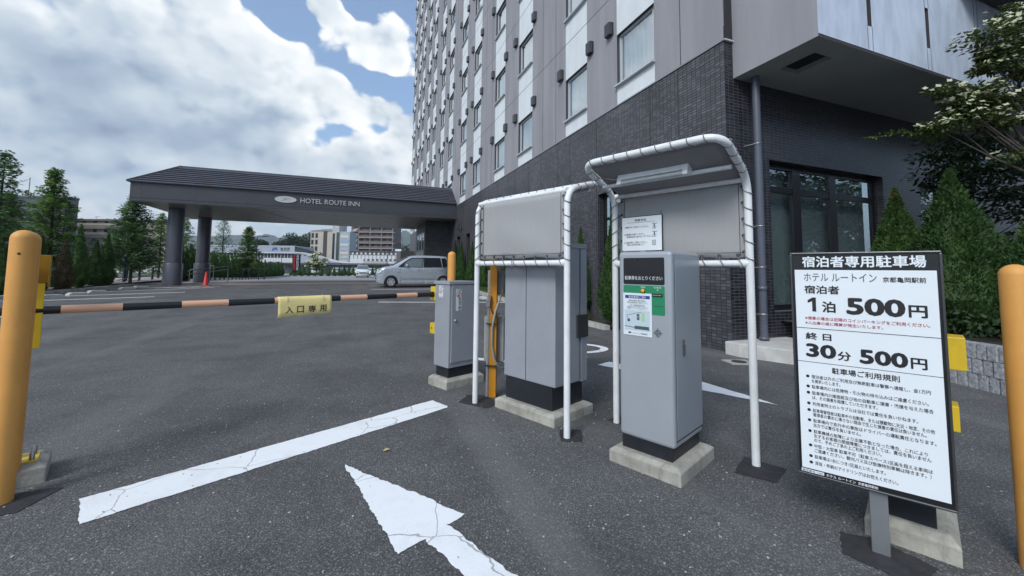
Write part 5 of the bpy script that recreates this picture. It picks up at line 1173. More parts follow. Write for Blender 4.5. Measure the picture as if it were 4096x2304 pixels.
def make_car(name, label, loc, rz, top, L, halfw, belt, wheels, wr, paint, side_win, front_win, rear_win=None, detail=True, group=None):
    """local x from nose (0) to tail (L); body sides at +-y"""
    t = thing(name, label, 'car', loc, rz, group)
    nx, nz = 52, 11
    def hw(x, z, ztop):
        e = min(x, L-x); pl = halfw*(1-.24*max(0, 1-e/.42)**2.2)
        if z > belt: pl -= (z-belt)*.17
        else: pl -= .03*((belt-z)/belt)**2
        k = max(0, 1-(ztop-z)/.10); return max(.02, pl-.075*k*k)
    zb0 = .20
    def zbot(x):
        z = zb0+.10*max(0, 1-x/.25)+.12*max(0, 1-(L-x)/.3)
        for wx_ in wheels:
            q = wr*1.17
            if abs(x-wx_) < q: z = max(z, wr+sqrt(q*q-(x-wx_)**2)-.0)
        return z
    xs_ = sorted({L*i/nx for i in range(nx+1)}|{wx_+s*wr*1.17*.999 for wx_ in wheels for s in (-1, 1)})
    mb = MB(); vs = []; nX = len(xs_)
    for s in (-1, 1):
        for x in xs_:
            zt = interp(top, x); zb_ = min(zbot(x), zt-.05)
            for j in range(nz+1):
                f = j/nz; f = f if f < .8 else .8+(f-.8)*1.0; z = zb_+(zt-zb_)*f; vs.append((x, s*hw(x, z, zt), z))
    row = nz+1; off = nX*row; fs = []
    for i in range(nX-1):
        for j in range(nz):
            a = i*row+j; fs.append((a, a+row, a+row+1, a+1)); b = off+a; fs.append((b, b+1, b+row+1, b+row))
        a = i*row+nz; fs.append((a, a+row, off+a+row, off+a))
    for i in (0, nX-1):
        for j in range(nz): a = i*row+j; fs.append((a, a+1, off+a+1, off+a) if i == 0 else (a+1, a, off+a, off+a+1))
    mb.add(vs, fs, 0, True); body = mb.build('body', paint, t)
    mb = MB(); mb.box(.25, L-.2, -halfw+.12, halfw-.12, .17, .62); mb.build('underbody', BLACK, t)
    def panel(nm, poly, mat, par, o=.006, both=True):
        for s in ((-1, 1) if both else (-1,)):
            n = len(poly); P = [(x, s*(hw(x, z, interp(top, x))+o), z) for x, z in poly]
            r_ = MB().add(P, [tuple(range(n))], 0).build(nm, mat, par)
        return r_
    for nm, poly, mat in side_win: panel(nm, poly, mat, t, .03 if nm == 'quarter_window' else .006)
    def cross(nm, prof, mat, o):
        m_ = MB(); vs = []
        for x, dz in prof:
            zt = interp(top, x); h_ = hw(x, zt-.09, zt)-.045; vs += [(x-o*.6, -h_, zt+o*.4), (x-o*.8, -h_*.5, zt+o*.9), (x-o*.8, h_*.5, zt+o*.9), (x-o*.6, h_, zt+o*.4)]
        k = len(prof); m_.add(vs, [(i*4+j, i*4+j+1, (i+1)*4+j+1, (i+1)*4+j) for i in range(k-1) for j in range(3)], 0, True); return m_.build(nm, mat, t)
    cross('windscreen', [(x, 0) for x in front_win], CGLASS2, .010)
    for wx_ in wheels:
        for s in (-1, 1):
            M = Matrix.Translation((wx_, s*(halfw-.10), wr)) @ Matrix.Rotation(RAD(90)*(-s), 4, 'X')
            wrt = bpy.data.objects.new('wheel', None); COL.objects.link(wrt); wrt.parent = t
            m_ = MB(); m_.lathe([(wr*.62, .075), (wr*.86, .088), (wr*.97, .065), (wr, .03), (wr, -.06), (wr*.6, -.07)], n=28, M=M); m_.build('tyre', TYRE, wrt)
            m_ = MB(); m_.lathe([(0, .060), (wr*.12, .062), (wr*.15, .052), (wr*.16, .045)], n=20, M=M)
            m_.lathe([(wr*.56, .070), (wr*.64, .078), (wr*.66, .070)], n=28, M=M)
            for k in range(6):
                a = 2*pi*k/6; q = [(.12, -.10), (.60, -.20), (.60, .20), (.12, .10)]
                m_.add([M @ Vector((wr*(c*cos(a)-d*sin(a)), wr*(c*sin(a)+d*cos(a)), .058+.012*c)) for c, d in q], [(0, 1, 2, 3)])
            m_.build('rim', RIM, wrt)
            m_ = MB(); m_.lathe([(0, .03), (wr*.64, .03)], n=24, M=M, sm=False); m_.build('hub_recess', BLACK, wrt)
            m_ = MB(); vs = [(wx_+wr*1.16*cos(RAD(a)), y_, wr+wr*1.16*sin(RAD(a))) for y_ in (s*(halfw-.02), s*(halfw-.34)) for a in range(-10, 191, 10)]; k = 21
            m_.add(vs, [(i, i+1, k+i+1, k+i) for i in range(k-1)]); m_.add(vs[k:], [tuple(range(k))]); m_.build('wheel_arch', BLACK, t)
    return t, panel, hw, body
top = [(0, .66), (.03, .76), (.07, .84), (.17, .93), (.40, 1.03), (.72, 1.08), (1.05, 1.29), (1.40, 1.51), (1.58, 1.575), (1.78, 1.605), (2.32, 1.62), (2.98, 1.605), (3.42, 1.585), (3.50, 1.55), (3.55, 1.40), (3.58, 1.0), (3.58, .7)]
wins = [('door_window', [(1.03, 1.005), (1.04, 1.06), (1.30, 1.28), (1.55, 1.44), (1.68, 1.485), (2.235, 1.505), (2.20, 1.005)], CGLASS), ('door_window', [(2.29, 1.005), (2.30, 1.505), (3.085, 1.505), (3.185, 1.02)], CGLASS), ('quarter_window', [(3.215, 1.02), (3.13, 1.49), (3.34, 1.485), (3.42, 1.40), (3.445, 1.12), (3.40, 1.035)], CGLASS)]
cg = (.96, 20.55+.73); cz = G(1.6, 20.5)
car, panel, hw, body = make_car('parked_car', 'silver boxy hatchback parked nose out beside the hotel porch', (cg[0], cg[1], cz), 0, top, 3.58, .735, 1.0, (.69, 3.25), .283, CARSIL, wins, (.74, .95, 1.2, 1.45))
panel('door_glass', [(1.30, 1.03), (1.31, 1.20), (1.50, 1.35), (1.72, 1.44), (2.20, 1.455), (2.17, 1.03)], CGLASS2, car, .009)
panel('door_seam', [(1.125, .25), (1.135, .25), (1.15, 1.0), (1.138, 1.0)], JOINT, body, .004); panel('door_seam', [(2.235, .25), (2.247, .25), (2.265, 1.02), (2.253, 1.02)], JOINT, body, .004); panel('door_seam', [(3.20, .78), (3.21, .78), (3.22, 1.0), (3.21, 1.0)], JOINT, body, .004)
panel('side_moulding', [(1.17, .30), (1.19, .345), (2.92, .350), (2.86, .30)], pm('moulding_silver', (.55, .58, .62), .3, metal=.4), body, .010)
panel('crease_shade', [(1.17, .40), (1.17, .455), (2.88, .465), (2.88, .41)], pm('crease_shade_grey', (.24, .26, .29), .35, metal=.4), body, .0035)  # darker strip paints the shade of a body crease onto the side
for x, z in ((1.99, .885), (3.05, .905)):
    panel('door_handle', [(x-.07, z-.025), (x-.07, z+.02), (x+.07, z+.028), (x+.11, z+.01), (x+.09, z-.025)], RIM, body, .02)
panel('pillar_trim', [(2.236, 1.005), (2.238, 1.505), (2.300, 1.505), (2.290, 1.005)], BLACK, car, .008)
panel('fuel_lid', [(3.28, .81), (3.28, .95), (3.44, .95), (3.44, .81)], pm('lid_silver', (.36, .39, .43), .3, metal=.5), body, .004, False)
panel('indicator', [(1.00, .74), (1.0, .762), (1.07, .765), (1.09, .75), (1.07, .74)], CARDRK, body, .006)
for s in (-1, 1):
    mb = MB(); vs = [(.015, s*.42, .70), (.06, s*.42, .90), (.13, s*.66, .92), (.26, s*.712, .90), (.24, s*.717, .80), (.17, s*.70, .735), (.06, s*.60, .70)]; mb.add([(x-.012, y+s*.012, z) for x, y, z in vs], [tuple(range(7))]); mb.build('headlight', LAMP, car)
    mb = MB(); mb.lathe([(0, .0), (.03, .02), (.045, .06), (.05, .10), (.03, .13), (0, .14)], n=12, M=Matrix.Translation((1.42, s*.74, 1.085)) @ Matrix.Rotation(-s*RAD(90), 4, 'X') @ Matrix.Diagonal((1.25, 1.7, 1, 1))); mb.build('door_mirror', RIM, car)
mb = MB(); mb.box(-.006, .03, -.30, .30, .40, .48); mb.box(-.004, .03, -.36, .36, .52, .58); mb.build('grille', BLACK, car, bevel=.004)
# white van and the parked cars beyond the far edge
vtop = [(0, .8), (.05, .95), (.30, 1.10), (.75, 1.16), (1.25, 1.62), (1.6, 1.78), (2.5, 1.83), (4.2, 1.80), (4.6, 1.70), (4.7, 1.0), (4.72, .8)]
vw = [('side_window', [(1.25, 1.12), (1.55, 1.6), (2.3, 1.66), (2.3, 1.12)], CGLASS), ('side_window', [(2.4, 1.12), (2.4, 1.66), (4.3, 1.62), (4.4, 1.12)], CGLASS)]
van, pv, hv, vb = make_car('parked_van', 'white minivan facing the viewer at the far end of the car park', (1.02, 62.0, -.0), RAD(90), vtop, 4.72, .86, 1.08, (.9, 3.75), .33, CARWHT, vw, (.78, 1.0, 1.25, 1.55))
mb = MB()
for z in (.50, .62, .74): mb.box(-.03, .02, -.52, .52, z, z+.05)
mb.box(-.03, .02, -.80, -.62, .42, .66); mb.box(-.03, .02, .62, .80, .42, .66); mb.build('grille', BLACK, van)
mb = MB(); mb.box(-.02, .15, -.80, -.52, .82, .96); mb.box(-.02, .15, .52, .80, .82, .96); mb.build('headlight', LAMP, van)
mb = MB(); mb.box(1.35, 1.50, -1.02, -.86, 1.05, 1.22); mb.box(1.35, 1.50, .86, 1.02, 1.05, 1.22); mb.build('door_mirror', CARWHT, van)
ctop = [(0, .62), (.1, .78), (.9, .92), (1.5, 1.36), (2.0, 1.46), (2.9, 1.44), (3.6, 1.1), (4.0, .95), (4.1, .7)]
cw_ = [('side_window', [(1.25, .95), (1.65, 1.32), (2.9, 1.36), (3.35, .98)], CGLASS)]
far = [(-7.0, 83, 'white hatchback behind the flowering tree at the far edge', CARWHT, 100), (-3.4, 84, 'white hatchback between the spaced thujas, left part of the far row', CARWHT, 88), (-1.9, 84.5, 'dark hatchback in the far row left of the white minivan', CARDRK, 92), (.0, 85, 'white saloon half hidden just left of the white minivan', CARWHT, 90), (3.2, 85.5, 'white saloon just right of the white minivan', CARWHT, 95), (5.0, 86, 'dark saloon ahead of the silver hatchback in the far row', CARDRK, 88)]
for x, y, lab, p_, a in far: make_car('parked_car', lab, (x, y, -.03), RAD(a), ctop, 4.1, .82, .93, (.8, 3.2), .30, p_, cw_, (.95, 1.2, 1.48), group='cars of the far row')
make_car('parked_car', 'white estate car beyond the grass verge, right of the dark thujas', (-41, 90, -.03), RAD(10), ctop, 4.1, .82, .93, (.8, 3.2), .30, CARWHT, cw_, (.95, 1.2, 1.48))
make_car('parked_car', 'white car seen through the spreading conifer, beyond the grass verge', (-36.5, 92, -.03), RAD(5), ctop, 4.1, .82, .93, (.8, 3.2), .30, CARWHT, cw_, (.95, 1.2, 1.48))

# ================================================================== SMALL THINGS OF THE CAR PARK
def wheel_stop_mesh():
    mb = MB(); P = [(-.30, 0), (-.30, .045), (-.22, .10), (.22, .10), (.30, .045), (.30, 0)]
    mb.add([(x, y, z) for y in (-.085, .085) for x, z in P]+[], [(0, 1, 2, 3, 4, 5), (11, 10, 9, 8, 7, 6)]+[(i, 6+i, 7+i, i+1) for i in range(5)]); return mb
stops = [(-9.43, 18.23, 'nearest wheel stop of the left row, by the yellow catch channel'), (-9.19, 19.04, 'second wheel stop of the left row from the rest post'), (-9.10, 20.03, 'third wheel stop of the left row, before the marked bay line'), (-8.97, 21.89, 'wheel stop below the spreading conifer, left of the next one'), (-8.85, 22.75, 'last wheel stop of the left row, nearest the porch column'), (-9.7, 16.2, 'wheel stop peeping out at the left border of the view'),
         (4.43, 14.35, 'wheel stop by the kerb, seen between the shelter pipe and the conduit post')]
o0 = None
for x, y, lab in stops:
    if o0 is None: o0 = wheel_stop_mesh().build('wheel_stop', CONC2, bevel=.012); o = o0
    else: o = o0.copy(); COL.objects.link(o)
    o.location = (x, y, G(x, y)); o.rotation_euler = (0, 0, RAD(90 if x > 0 else 62)); tag(o, lab, 'wheel stop', 'concrete wheel stops')
cn = thing('traffic_cone', 'red traffic cone standing in front of the second porch column', 'traffic cone', (-6.81, 23.92, G(-6.81, 23.92)), 0)
MB().lathe([(.125, .03), (.115, .05), (.028, .69), (.0, .70)], n=20).build('cone', RED, cn); MB().box(-.19, .19, -.19, .19, 0, .032).build('base', RED, cn, bevel=.01)
def rail(label, runs, posts, r=.02, mat=STEEL):
    t = thing('handrail', label, 'handrail', posts[0][0], 0); o = Vector(posts[0][0]); mb = MB()
    for a, b in runs: mb.tube([Vector(a)-o, Vector(b)-o], r, 8)
    mb.build('rail', mat, t)
    for p, h in posts: MB().tube([Vector(p)-o-Vector((0, 0, .05)), Vector(p)-o+Vector((0, 0, h))], r, 8).build('post', mat, t)
g1 = lambda x, y: (x, y, G(x, y))
rail('steel ramp handrail between the two porch columns and behind the cone', [((-8.3, 26.2, 1.02), (-6.9, 27.9, 1.32)), ((-8.3, 26.2, .82), (-6.9, 27.9, 1.12))], [(g1(-8.0, 26.5), .72), (g1(-6.9, 27.9), .92)])
rail('sloping steel handrail left of the first porch column', [((-10.9, 25.6, .55), (-9.2, 26.4, .98))], [(g1(-10.2, 25.95), .4), (g1(-9.25, 26.35), .66)])
rail('longer steel handrail running on behind the second porch column', [((-9.7, 31.0, 1.05), (-8.5, 31.2, 1.35))], [(g1(-9.7, 31.0), .7), (g1(-8.5, 31.2), 1.0)])
for i, (x, y) in enumerate(((-7.75, 37.5), (-7.55, 38.6))):
    t = thing('bike_rail', ('black hoop rail in front of the thuja row, left one' if i == 0 else 'black hoop rail in front of the thuja row, right one'), 'hoop rail', g1(x, y), RAD(20), 'black hoop rails')
    MB().tube(smooth_path([(-.55, 0, -.05), (-.55, 0, .88), (.55, 0, .88), (.55, 0, -.05)], .22, 6), .035, 10).build('hoop', BLACK, t)
# street bollards, poles
bd_ = MB(); bd_.lathe([(.06, 0), (.06, .75), (.05, .8), (0, .81)], n=12); sb = None
NAVY = pm('navy_steel', (.02, .03, .07), .45)
for x, y in ((-11.5, 25.4), (-12.3, 28.0), (-12.2, 29.4), (-12.1, 30.8), (-12.0, 32.2), (-11.9, 33.6), (-11.8, 35.0)):
    if sb is None: o = sb = bd_.build('street_bollard', NAVY)
    else: o = sb.copy(); COL.objects.link(o)
    o.location = (x, y, G(x, y)+.1); tag(o, 'short navy blue bollard on the pavement behind the left conifer', 'bollard', 'navy pavement bollards')
sp = thing('sign_pole', 'pale steel pole with a blue lower sleeve on the pavement by the spreading conifer', 'pole', g1(-11.48, 27.6), 0)
MB().tube([(0, 0, 0), (0, 0, 2.9)], .045, 10).build('pole', STEEL, sp); MB().tube([(0, 0, .05), (0, 0, 1.5)], .075, 12).build('sleeve', NAVY, sp)
def street_lamp(label, loc, h, arm_, r=.07):
    t = thing('street_lamp', label, 'street lamp', loc, 0); MB().tube([(0, 0, 0), (0, 0, h)], [r, r*.6], 10).build('pole', NAVY, t)
    MB().tube([(0, 0, h-.05), (arm_*.5, 0, h+.04), (arm_, 0, h+.08)], r*.45, 8).build('arm', NAVY, t)
    mb = MB(); mb.box(arm_*.55, arm_*1.15, -.14, .14, h+.03, h+.14); mb.build('lamp_head', NAVY, t, bevel=.03); return t
street_lamp('tall navy street lamp rising above the thuja row under the porch', (-13.75, 69.5, -.03), 5.9, 1.3, .11)
street_lamp('dark street lamp in front of the long white railway building', (8.2, 118, -.03), 6.3, .8, .14)
street_lamp('double-headed lamp before the station front, near the black pillar sign', (-19.5, 130, -.03), 5.2, .6, .10)
# hotel pillar sign
ps = thing('pillar_sign', 'black pillar sign with red stripe and upright white hotel lettering', 'pillar sign', (-9.6, 79.0, -.03), RAD(12))
MB().box(-.62, .62, -.22, .22, 0, 3.72).build('pillar', BOARDK, ps, bevel=.02)
MB().box(-.50, -.22, -.235, -.2, 1.0, 3.6).build('red_stripe', pm('stripe_red', (.42, .015, .02), .4), ps)
mb = MB(); mb.text('HOTEL ROUTE INN', -3.58, -.95, -.02, .32, -.238, .012, 0, M=Matrix.Rotation(RAD(90), 4, 'Y')); mb.build('lettering', BOARDW, ps)
for a in (-9.9,): pass
# manhole and a fallen leaf
mh = thing('manhole_cover', 'square concrete manhole frame with dark round lid by the hotel corner', 'manhole', (4.93, 4.10, .004), RAD(-20))
MB().box(-.17, .17, -.14, .14, -.02, .006).build('frame', KERB, mh); mb = MB(); mb.lathe([(.095, 0), (.095, .010), (0, .011)], n=20); mb.build('lid', pm('lid_iron', (.035, .032, .028), .7), mh)
mb = MB(); mb.add([(0, 0, .004), (.02, .012, .012), (.05, .006, .006), (.03, -.014, .010), (.008, -.012, .006)], [(0, 4, 3, 2, 1)]); o = mb.build('fallen_leaf', pm('dry_leaf', (.50, .42, .16), .7)); o.location = (.215, 2.914, .004); tag(o, 'single pale yellow fallen leaf on the asphalt ahead of the arrow', 'leaf')
# stones scattered at the painted edges: loose white chips
r = random.Random(12); mb = MB()
for _ in range(260):
    x, y = r.uniform(-2, 2.4), r.uniform(1.2, 4.5); s = r.uniform(.002, .0055); mb.add([(x+s*cos(a+r.random()), y+s*sin(a+r.random()), z) for z in (.003, .003+s) for a in (0, 1.6, 3.1, 4.7)], [(4, 5, 6, 7), (0, 1, 5, 4), (1, 2, 6, 5), (2, 3, 7, 6), (3, 0, 4, 7)])
o = mb.build('loose_chips', pm('pale_chip', (.42, .41, .38), .8)); o['kind'] = 'stuff'

# ================================================================== BEYOND THE CAR PARK
def fr(ax_, ay_, bx_, by_):       # frame from a to b along local x
    return atan2(by_-ay_, bx_-ax_), hypot(bx_-ax_, by_-ay_)
STB = pm('station_panel', (.34, .375, .45), .5, var=.05, vs=.2); STW2 = pm('station_white', (.60, .62, .64), .5); STG = pm('station_glass', (.06, .072, .075), .12, spec=.6); STK = pm('station_dark_grey', (.10, .105, .11), .7)  # STK: plain dark grey for lower walls, posts, roofs and masts
rz, L = fr(-62, 184.2, -21.0, 168.7)
stn = thing('station_building', 'blue-white railway station hall with long upper window band', 'station', (-62, 184.2, -.03), rz)
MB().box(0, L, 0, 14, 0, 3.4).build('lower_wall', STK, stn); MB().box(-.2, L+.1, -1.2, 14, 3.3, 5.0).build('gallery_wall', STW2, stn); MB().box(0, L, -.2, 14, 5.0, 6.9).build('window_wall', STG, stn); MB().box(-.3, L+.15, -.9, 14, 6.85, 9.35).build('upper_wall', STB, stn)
mb = MB(); mb.box(-.4, L+.25, -1.1, 14.2, 6.75, 7.02); mb.box(-.4, L+.25, -1.0, 14.2, 9.3, 9.55); mb.build('eave_band', STW2, stn)
mb = MB()
for i in range(22): x = L-.1-i*1.25; mb.box(x-.07, x+.07, -.3, -.15, 5.0, 6.9)
for i in range(30): x = L-.6-i*1.25; mb.box(x-.02, x+.02, -.93, -.88, 7.02, 9.3)
mb.build('mullion', STW2, stn)
mb = MB()
for i in range(40): x = L-.3-i*1.0; mb.box(x-.02, x+.02, -1.23, -1.19, 3.4, 4.7)
mb.build('gallery_slat', STK, stn)
mb = MB(); mb.text('JR', L-8.2, L-5.9, 7.65, 8.85, -.93, .05); mb.build('blue_lettering', pm('logo_blue', (.02, .09, .30), .5), stn)
mb = MB()
for k, ch in enumerate('亀岡駅'): mb.text(ch, L-5.0+k*1.25, L-4.1+k*1.25, 8.0, 8.85, -.93, .02)
mb.box(L-5.0, L-1.6, -.94, -.92, 7.62, 7.80); mb.build('dark_lettering', INK, stn)
mb = MB(); prof = [(0, 7.0), (3, 6.85), (6.5, 6.0), (10, 4.9), (14, 3.9), (19, 3.3), (23.5, 3.1)]
vs = [(L+x, y, z+d_) for x, z in prof for y, d_ in ((-1.1, .35), (-1.1, 0), (6, .35), (6, 0))]; k = len(prof)
mb.add(vs, [q for i in range(k-1) for q in ((4*i, 4*i+1, 4*i+5, 4*i+4), (4*i, 4*i+4, 4*i+6, 4*i+2), (4*i+1, 4*i+3, 4*i+7, 4*i+5))], 0); mb.build('stair_roof', STW2, stn)
mb = MB(); vs = [(L+x, -.9, z) for x, z in prof]+[(L+x, -.9, 2.2) for x, z in prof]; mb.add(vs, [(i, i+1, k+i+1, k+i) for i in range(k-1)]); mb.box(L, L+23, -.85, 6, 0, 2.3); mb.build('stair_wall', STB, stn)
mb = MB()
for i in range(9): x = 2.2+i*1.5; z = interp(prof, x); mb.box(L+x, L+x+.7, -1.0, -.88, z-.75, z-.42)
mb.build('stair_vent', STK, stn)
mb = MB(); mb.add([(L-.2, -.8, 9.5), (L+6.5, 3, 7.5), (L+6.5, 3, 6.6), (L-.2, -.8, 7.1)], [(0, 3, 2, 1)]); mb.box(L-.2, L+6.6, 3, 9, 6.6, 7.5); mb.build('gable_glazing', STG, stn)
# platform canopy / bicycle shed line
rz, L = fr(-21, 111, 12, 99.5)
sh = thing('platform_shelter', 'long low dark roofed shelter running behind the spaced thujas', 'shelter', (-21, 111, -.03), rz)
mb = MB(); mb.box(0, L, 0, 3.4, 2.35, 2.62); mb.build('roof', pm('shed_roof', (.07, .075, .08), .6), sh); mb = MB()
for i in range(14): mb.box(L*i/13-.06, L*i/13+.06, .3, .42, 0, 2.35)
mb.build('post_row', STK, sh); MB().box(0, L, 3.2, 3.4, 0, 2.3).build('rear_wall', pm('shed_wall', (.28, .29, .30), .7, var=.3, vs=.5), sh)
# apartment and office blocks
def windows(parent, name, x0, z0, nx, nz, dx, dz, w_, h_, y, mat, cap=100):
    first = None; n = 0
    for j in range(nz):
        for i in range(nx):
            if first is None: first = MB().box(-w_/2, w_/2, -.05, .05, -h_/2, h_/2).build(name, mat, parent); o = first
            else: o = first.copy(); COL.objects.link(o)
            o.location = (x0+i*dx, y, z0+j*dz)
BEIGE = pm('beige_render', (.46, .41, .36), .8, var=.06, vs=.3); BROWN = pm('brown_tile', (.115, .09, .085), .7, var=.12, vs=.4); BALCW = pm('balcony_rail', (.155, .125, .118), .7); BALW = pm('balcony_white', (.42, .39, .38), .7); WINK = pm('window_dark', (.025, .03, .034), .2)
rz, L = fr(-20.1, 210.7, -9.5, 206.6)
bb = thing('apartment_block', 'beige five-storey block with a dark vertical stripe, right of the wooded hill', 'apartment block', (-20.1, 210.7, -.03), rz)
MB().box(0, L, 0, 10, 0, 19.0).build('wall', BEIGE, bb); MB().box(6.0, 7.8, -.08, .1, 4, 18.8).build('stripe', pm('stripe_dark', (.05, .042, .042), .6), bb)
mb = MB(); mb.add([(-.3, -.3, 19), (L+.3, -.3, 19), (L+.3, 10, 19), (-.3, 10, 19), (L*.5, 3, 20.3), (L*.8, 3, 20.3)], [(0, 1, 5, 4), (1, 2, 5), (2, 3, 4, 5), (3, 0, 4)]); mb.build('roof', pm('roof_grey', (.22, .21, .20), .8), bb)
windows(bb, 'window', .9, 7.5, 2, 4, 1.9, 3.1, 1.1, 2.2, -.02, WINK)
rz, L = fr(-10.1, 195.9, -2.9, 193.4)
ob = thing('office_block', 'narrow pale office block with sign panels on its glass front', 'office block', (-10.1, 195.9, -.03), rz)
OW = pm('office_grey', (.44, .45, .44), .7, var=.12, vs=.4, dirt=.2)
MB().box(0, 3.0, 0, 9, 0, 24).build('stair_tower', OW, ob); MB().box(3.0, L+.0, .3, 9, 0, 17.9).build('wall', pm('office_panel', (.36, .40, .42), .6, var=.08, vs=.4), ob); MB().box(.2, 1.2, -.05, 0, 3, 17).build('glass_strip', WINK, ob); MB().box(1.9, 3.0, -.1, 0, 0, 17.5).build('glass_strip', STG, ob)
cols_ = [(.50, .52, .55), (.45, .48, .50), (.58, .52, .50), (.36, .42, .55), (.52, .54, .55), (.30, .38, .52), (.55, .56, .56)]
for k in range(7): MB().box(3.6+.3*(k % 2), L-.5, .18, .32, 4.0+k*1.85, 5.1+k*1.85).build('sign_panel', pm('panel_%d' % k, cols_[k], .5), ob)
rz, L = fr(-2.7, 235.5, 19.6, 227)
ap = thing('apartment_tower', 'dark brown apartment tower with stacked balconies, right of the office block', 'apartment tower', (-2.7, 235.5, -.03), rz)
MB().box(0, L, 0, 12, 0, 36).build('wall', BROWN, ap)
bal0 = None
for j in range(9):
    for i in range(3):
        if bal0 is None:
            bal0 = MB().box(0, 5.7, -1.2, 0, 0, 1.05).build('balcony', BALCW, ap); o = bal0
        else: o = bal0.copy(); COL.objects.link(o)
        o.location = (4.6+i*6.15, 0, 9.5+j*2.95)
windows(ap, 'balcony_window', 6.0, 11.6, 6, 9, 3.05, 2.95, 1.1, 1.7, -.02, WINK)
mb = MB()
for j in range(10): mb.box(4.4, L, -1.25, -1.15, 9.25+j*2.95, 9.5+j*2.95)
for i in range(4): mb.box(4.45+i*6.12, 4.6+i*6.12, -1.26, 0, 8, 36)
mb.build('slab_edge', BALW, ap)
sl0 = None
for j in range(9):
    if sl0 is None: sl0 = MB().add([(1.0, -.9, 0), (3.6, -.9, .9), (3.6, -.9, 2.0), (1.0, -.9, 1.1)], [(0, 1, 2, 3)]).box(.8, 3.8, -.85, -.1, .1, .3).build('stair_flight', BALW, ap); o = sl0
    else: o = sl0.copy(); COL.objects.link(o)
    o.location = (0, 0, 9.6+j*2.95)
rz, L = fr(-2.2, 172.3, 17.5, 164.8)
tr_ = thing('railway_building', 'long low white railway building with rows of small dark windows', 'railway building', (-2.2, 172.3, -.03), rz)
MB().box(0, L, 0, 8, 0, 8.2).build('wall', STW2, tr_); MB().box(-.2, L+.2, -.5, 8, 8.1, 8.5).build('roof', STK, tr_)
mb = MB(); mb.box(0, L, -.1, 0, 6.8, 8.1); mb.box(5.5, L, -.1, 0, 4.4, 5.3); mb.box(5.5, L, -.1, 0, 1.5, 2.6); mb.build('dark_band', pm('band_dark', (.09, .09, .09), .6), tr_)
windows(tr_, 'window', 1.2, 7.4, 12, 1, 1.7, 1, .7, .8, -.15, STW2); windows(tr_, 'window', 6.6, 4.85, 8, 1, 1.75, 1, .8, .7, -.15, STW2)
mb = MB()
for i in range(14): mb.box(i*1.5, i*1.5+.08, -.2, -.05, 5.3, 6.8)
mb.build('mullion', STK, tr_); mb = MB(); mb.add([(5.5, -3, 3.0), (15, -3, 3.0), (15, -.2, 4.1), (5.5, -.2, 4.1)], [(0, 1, 2, 3)]); mb.box(5.5, 15, -3, -2.9, 2.7, 3.0); mb.build('lean_to_roof', pm('leanto_grey', (.30, .31, .32), .6), tr_)
bl = thing('billboard', 'black roadside billboard with pale lower panel, left of the hotel wall', 'billboard', (15.4, 176, -.03), RAD(-21))
MB().box(0, 2.5, 0, .2, 9.9, 12.25).build('black_panel', BOARDK, bl); MB().box(0, 2.5, 0, .2, 8.2, 9.8).build('pale_panel', PAPER, bl); mb = MB(); mb.box(.3, .5, .05, .2, 0, 8.2); mb.box(2.0, 2.2, .05, .2, 0, 8.2); mb.build('legs', STK, bl)
dw = thing('screen_wall', 'dark grey slab wall standing behind the silver hatchback', 'wall', (3.75, 41.4, 0), RAD(-16))
MB().box(0, .42, -.02, 2.4, .0, 3.03).build('end_face', pm('slab_grey', (.13, .13, .135), .7), dw); MB().box(.42, 1.75, 0, 2.4, 0, 3.05).build('slab', pm('slab_dark', (.022, .022, .026), .6), dw)
# blocks at the far left, behind the conifers
rz, L = fr(-71.5, 145, -48.4, 136.1)
la = thing('apartment_block', 'long beige apartment block behind the left thujas and conifers', 'apartment block', (-71.5, 145, -.03), rz)
LB = pm('block_beige', (.40, .37, .31), .85, var=.08, vs=.3); MB().box(0, L, 0, 3.4, 0, 13.7).build('wall', LB, la); MB().box(-.4, L+.3, -.6, 3.4, 13.6, 14.1).build('roof', pm('block_roof', (.13, .12, .11), .8), la)
fl0 = None
for j in range(5):
    if fl0 is None: fl0 = MB().box(.8, L-1, -.7, 0, 0, 1.1).build('balcony_band', pm('band_taupe', (.25, .235, .21), .8), la); o = fl0
    else: o = fl0.copy(); COL.objects.link(o)
    o.location = (0, 0, 1.2+j*2.55)
windows(la, 'window', 2.2, 3.3, 8, 5, 3.1, 2.55, 1.0, .8, -.02, WINK)
mb = MB(); mb.tube([(9.5, 3, 14), (9.5, 3, 17.8)], .05, 5); mb.tube([(2.5, 3, 14), (2.5, 3, 15.2)], .04, 5); mb.bar((1.9, 3, 15.0), (3.1, 3, 15.2), .08); mb.build('aerial', STK, la)
rz, L = fr(-96, 143.4, -67.5, 132.3)
db = thing('office_block', 'dark glass-topped block with a tall mast behind the left conifers', 'office block', (-96, 143.4, -.03), rz)
MB().box(0, L, 0, 3, 0, 16.2).build('wall', pm('block_dark', (.08, .085, .09), .6), db); MB().box(-.2, L+.0, -.4, 3, 16.2, 18.0).build('glass_band', STG, db); MB().box(-.5, L+.2, -.8, 3, 18, 18.5).build('roof', STK, db)
for j in range(5): MB().box(1, L-1, -.1, 0, 2+j*2.9, 3.4+j*2.9).build('window_band', WINK, db)
mb = MB(); mb.tube([(20, 1, 18), (20, 1, 23.4)], .08, 6); mb.tube([(20, 1, 23.0), (17, 1, 22.0), (14.5, 1, 19.5)], .04, 5)
for k in range(5): mb.bar((18.5+k*.7, 1, 18.4), (18.5+k*.7, 1, 19.4+.4*(k % 3)), .12)
mb.build('mast', STK, db)
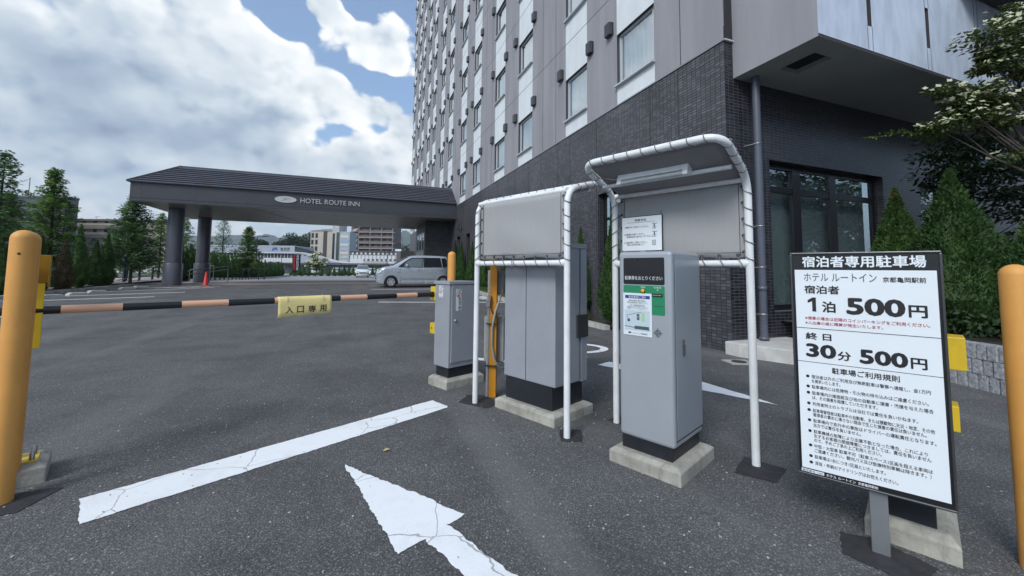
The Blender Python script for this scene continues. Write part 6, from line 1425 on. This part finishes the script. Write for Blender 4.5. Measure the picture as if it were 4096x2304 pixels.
# wood on the near hill
def wood(name, pts, n, sz, dep):
    r = random.Random(len(pts)+n); mb = MB()
    for i in range(len(pts)):
        x, y, z, rd_ = pts[i]; k = 7
        for _ in range(n):
            v = rvec(r)*r.random()**.33; p = Vector((x+v.x*rd_, y+v.y*rd_, max(0, z+v.z*rd_*1.0)))
            leafquad(mb, p, v+rvec(r)*.7, rvec(r), sz*r.uniform(.6, 1.4), sz*.8)
        for _ in range(n//2):
            leafquad(mb, Vector((x+r.uniform(-1, 1)*rd_, y+r.uniform(-1, 1)*rd_*.5, r.uniform(0, z))), rvec(r), rvec(r), sz*1.5, sz*1.2)
    o = mb.build(name, LWOOD); o['kind'] = 'stuff'; return o
wood('wood', [(-48, 300, 15.5, 3.0), (-45, 297, 16.0, 3.0), (-42, 296, 18.5, 4.2), (-39.5, 294, 20.0, 4.4), (-37, 293, 18.5, 3.8), (-34.5, 292, 17.5, 4.2), (-31.5, 291, 18.2, 4.4), (-29, 290, 19.5, 4.6), (-26, 289, 19.8, 4.8), (-22, 288, 18, 5), (-59, 300, 16.2, 2.4), (-57, 299, 16.8, 2.4), (-55, 299, 16, 2.2)], 420, .95, 1)
wood('wood', [(24, 270, 11, 4), (28, 268, 12.5, 4), (32, 266, 12.8, 4.5), (37, 264, 12, 4)], 300, .95, 1)
wood('wood', [(-150, 260, 6, 8), (-130, 250, 7, 8), (-95, 240, 6, 7), (-82, 235, 7, 7), (-66, 230, 6, 7)], 300, 1.6, 1)
# purple banners by the station
for x, y, z in ((-22.8, 133.0, 2.55), (-20.8, 132.4, 2.55), (-16.7, 128.5, 1.9)):
    o = MB().box(-.7, .7, -.02, .02, -.55, .55).build('street_banner', pm('banner_purple', (.26, .05, .30), .7)); o.location = (x, y, z); o.rotation_euler = (0, 0, RAD(-15)); tag(o, 'small purple street banner in front of the station', 'banner', 'purple street banners')

# ================================================================== AIR
hb = MB(); hb.box(-5800, 5800, -5000, 4200, -3.2, 330)
HZ = bpy.data.materials.new('haze'); HZ.use_nodes = True; T = NT(HZ.node_tree)
pv_ = T.n('ShaderNodeVolumePrincipled'); pv_.inputs['Color'].default_value = (.80, .88, 1.0, 1); pv_.inputs['Density'].default_value = .00020; pv_.inputs['Anisotropy'].default_value = .2
ou = T.n('ShaderNodeOutputMaterial'); T.t.links.new(pv_.outputs[0], ou.inputs['Volume'])
o = hb.build('haze', HZ); o['kind'] = 'stuff'
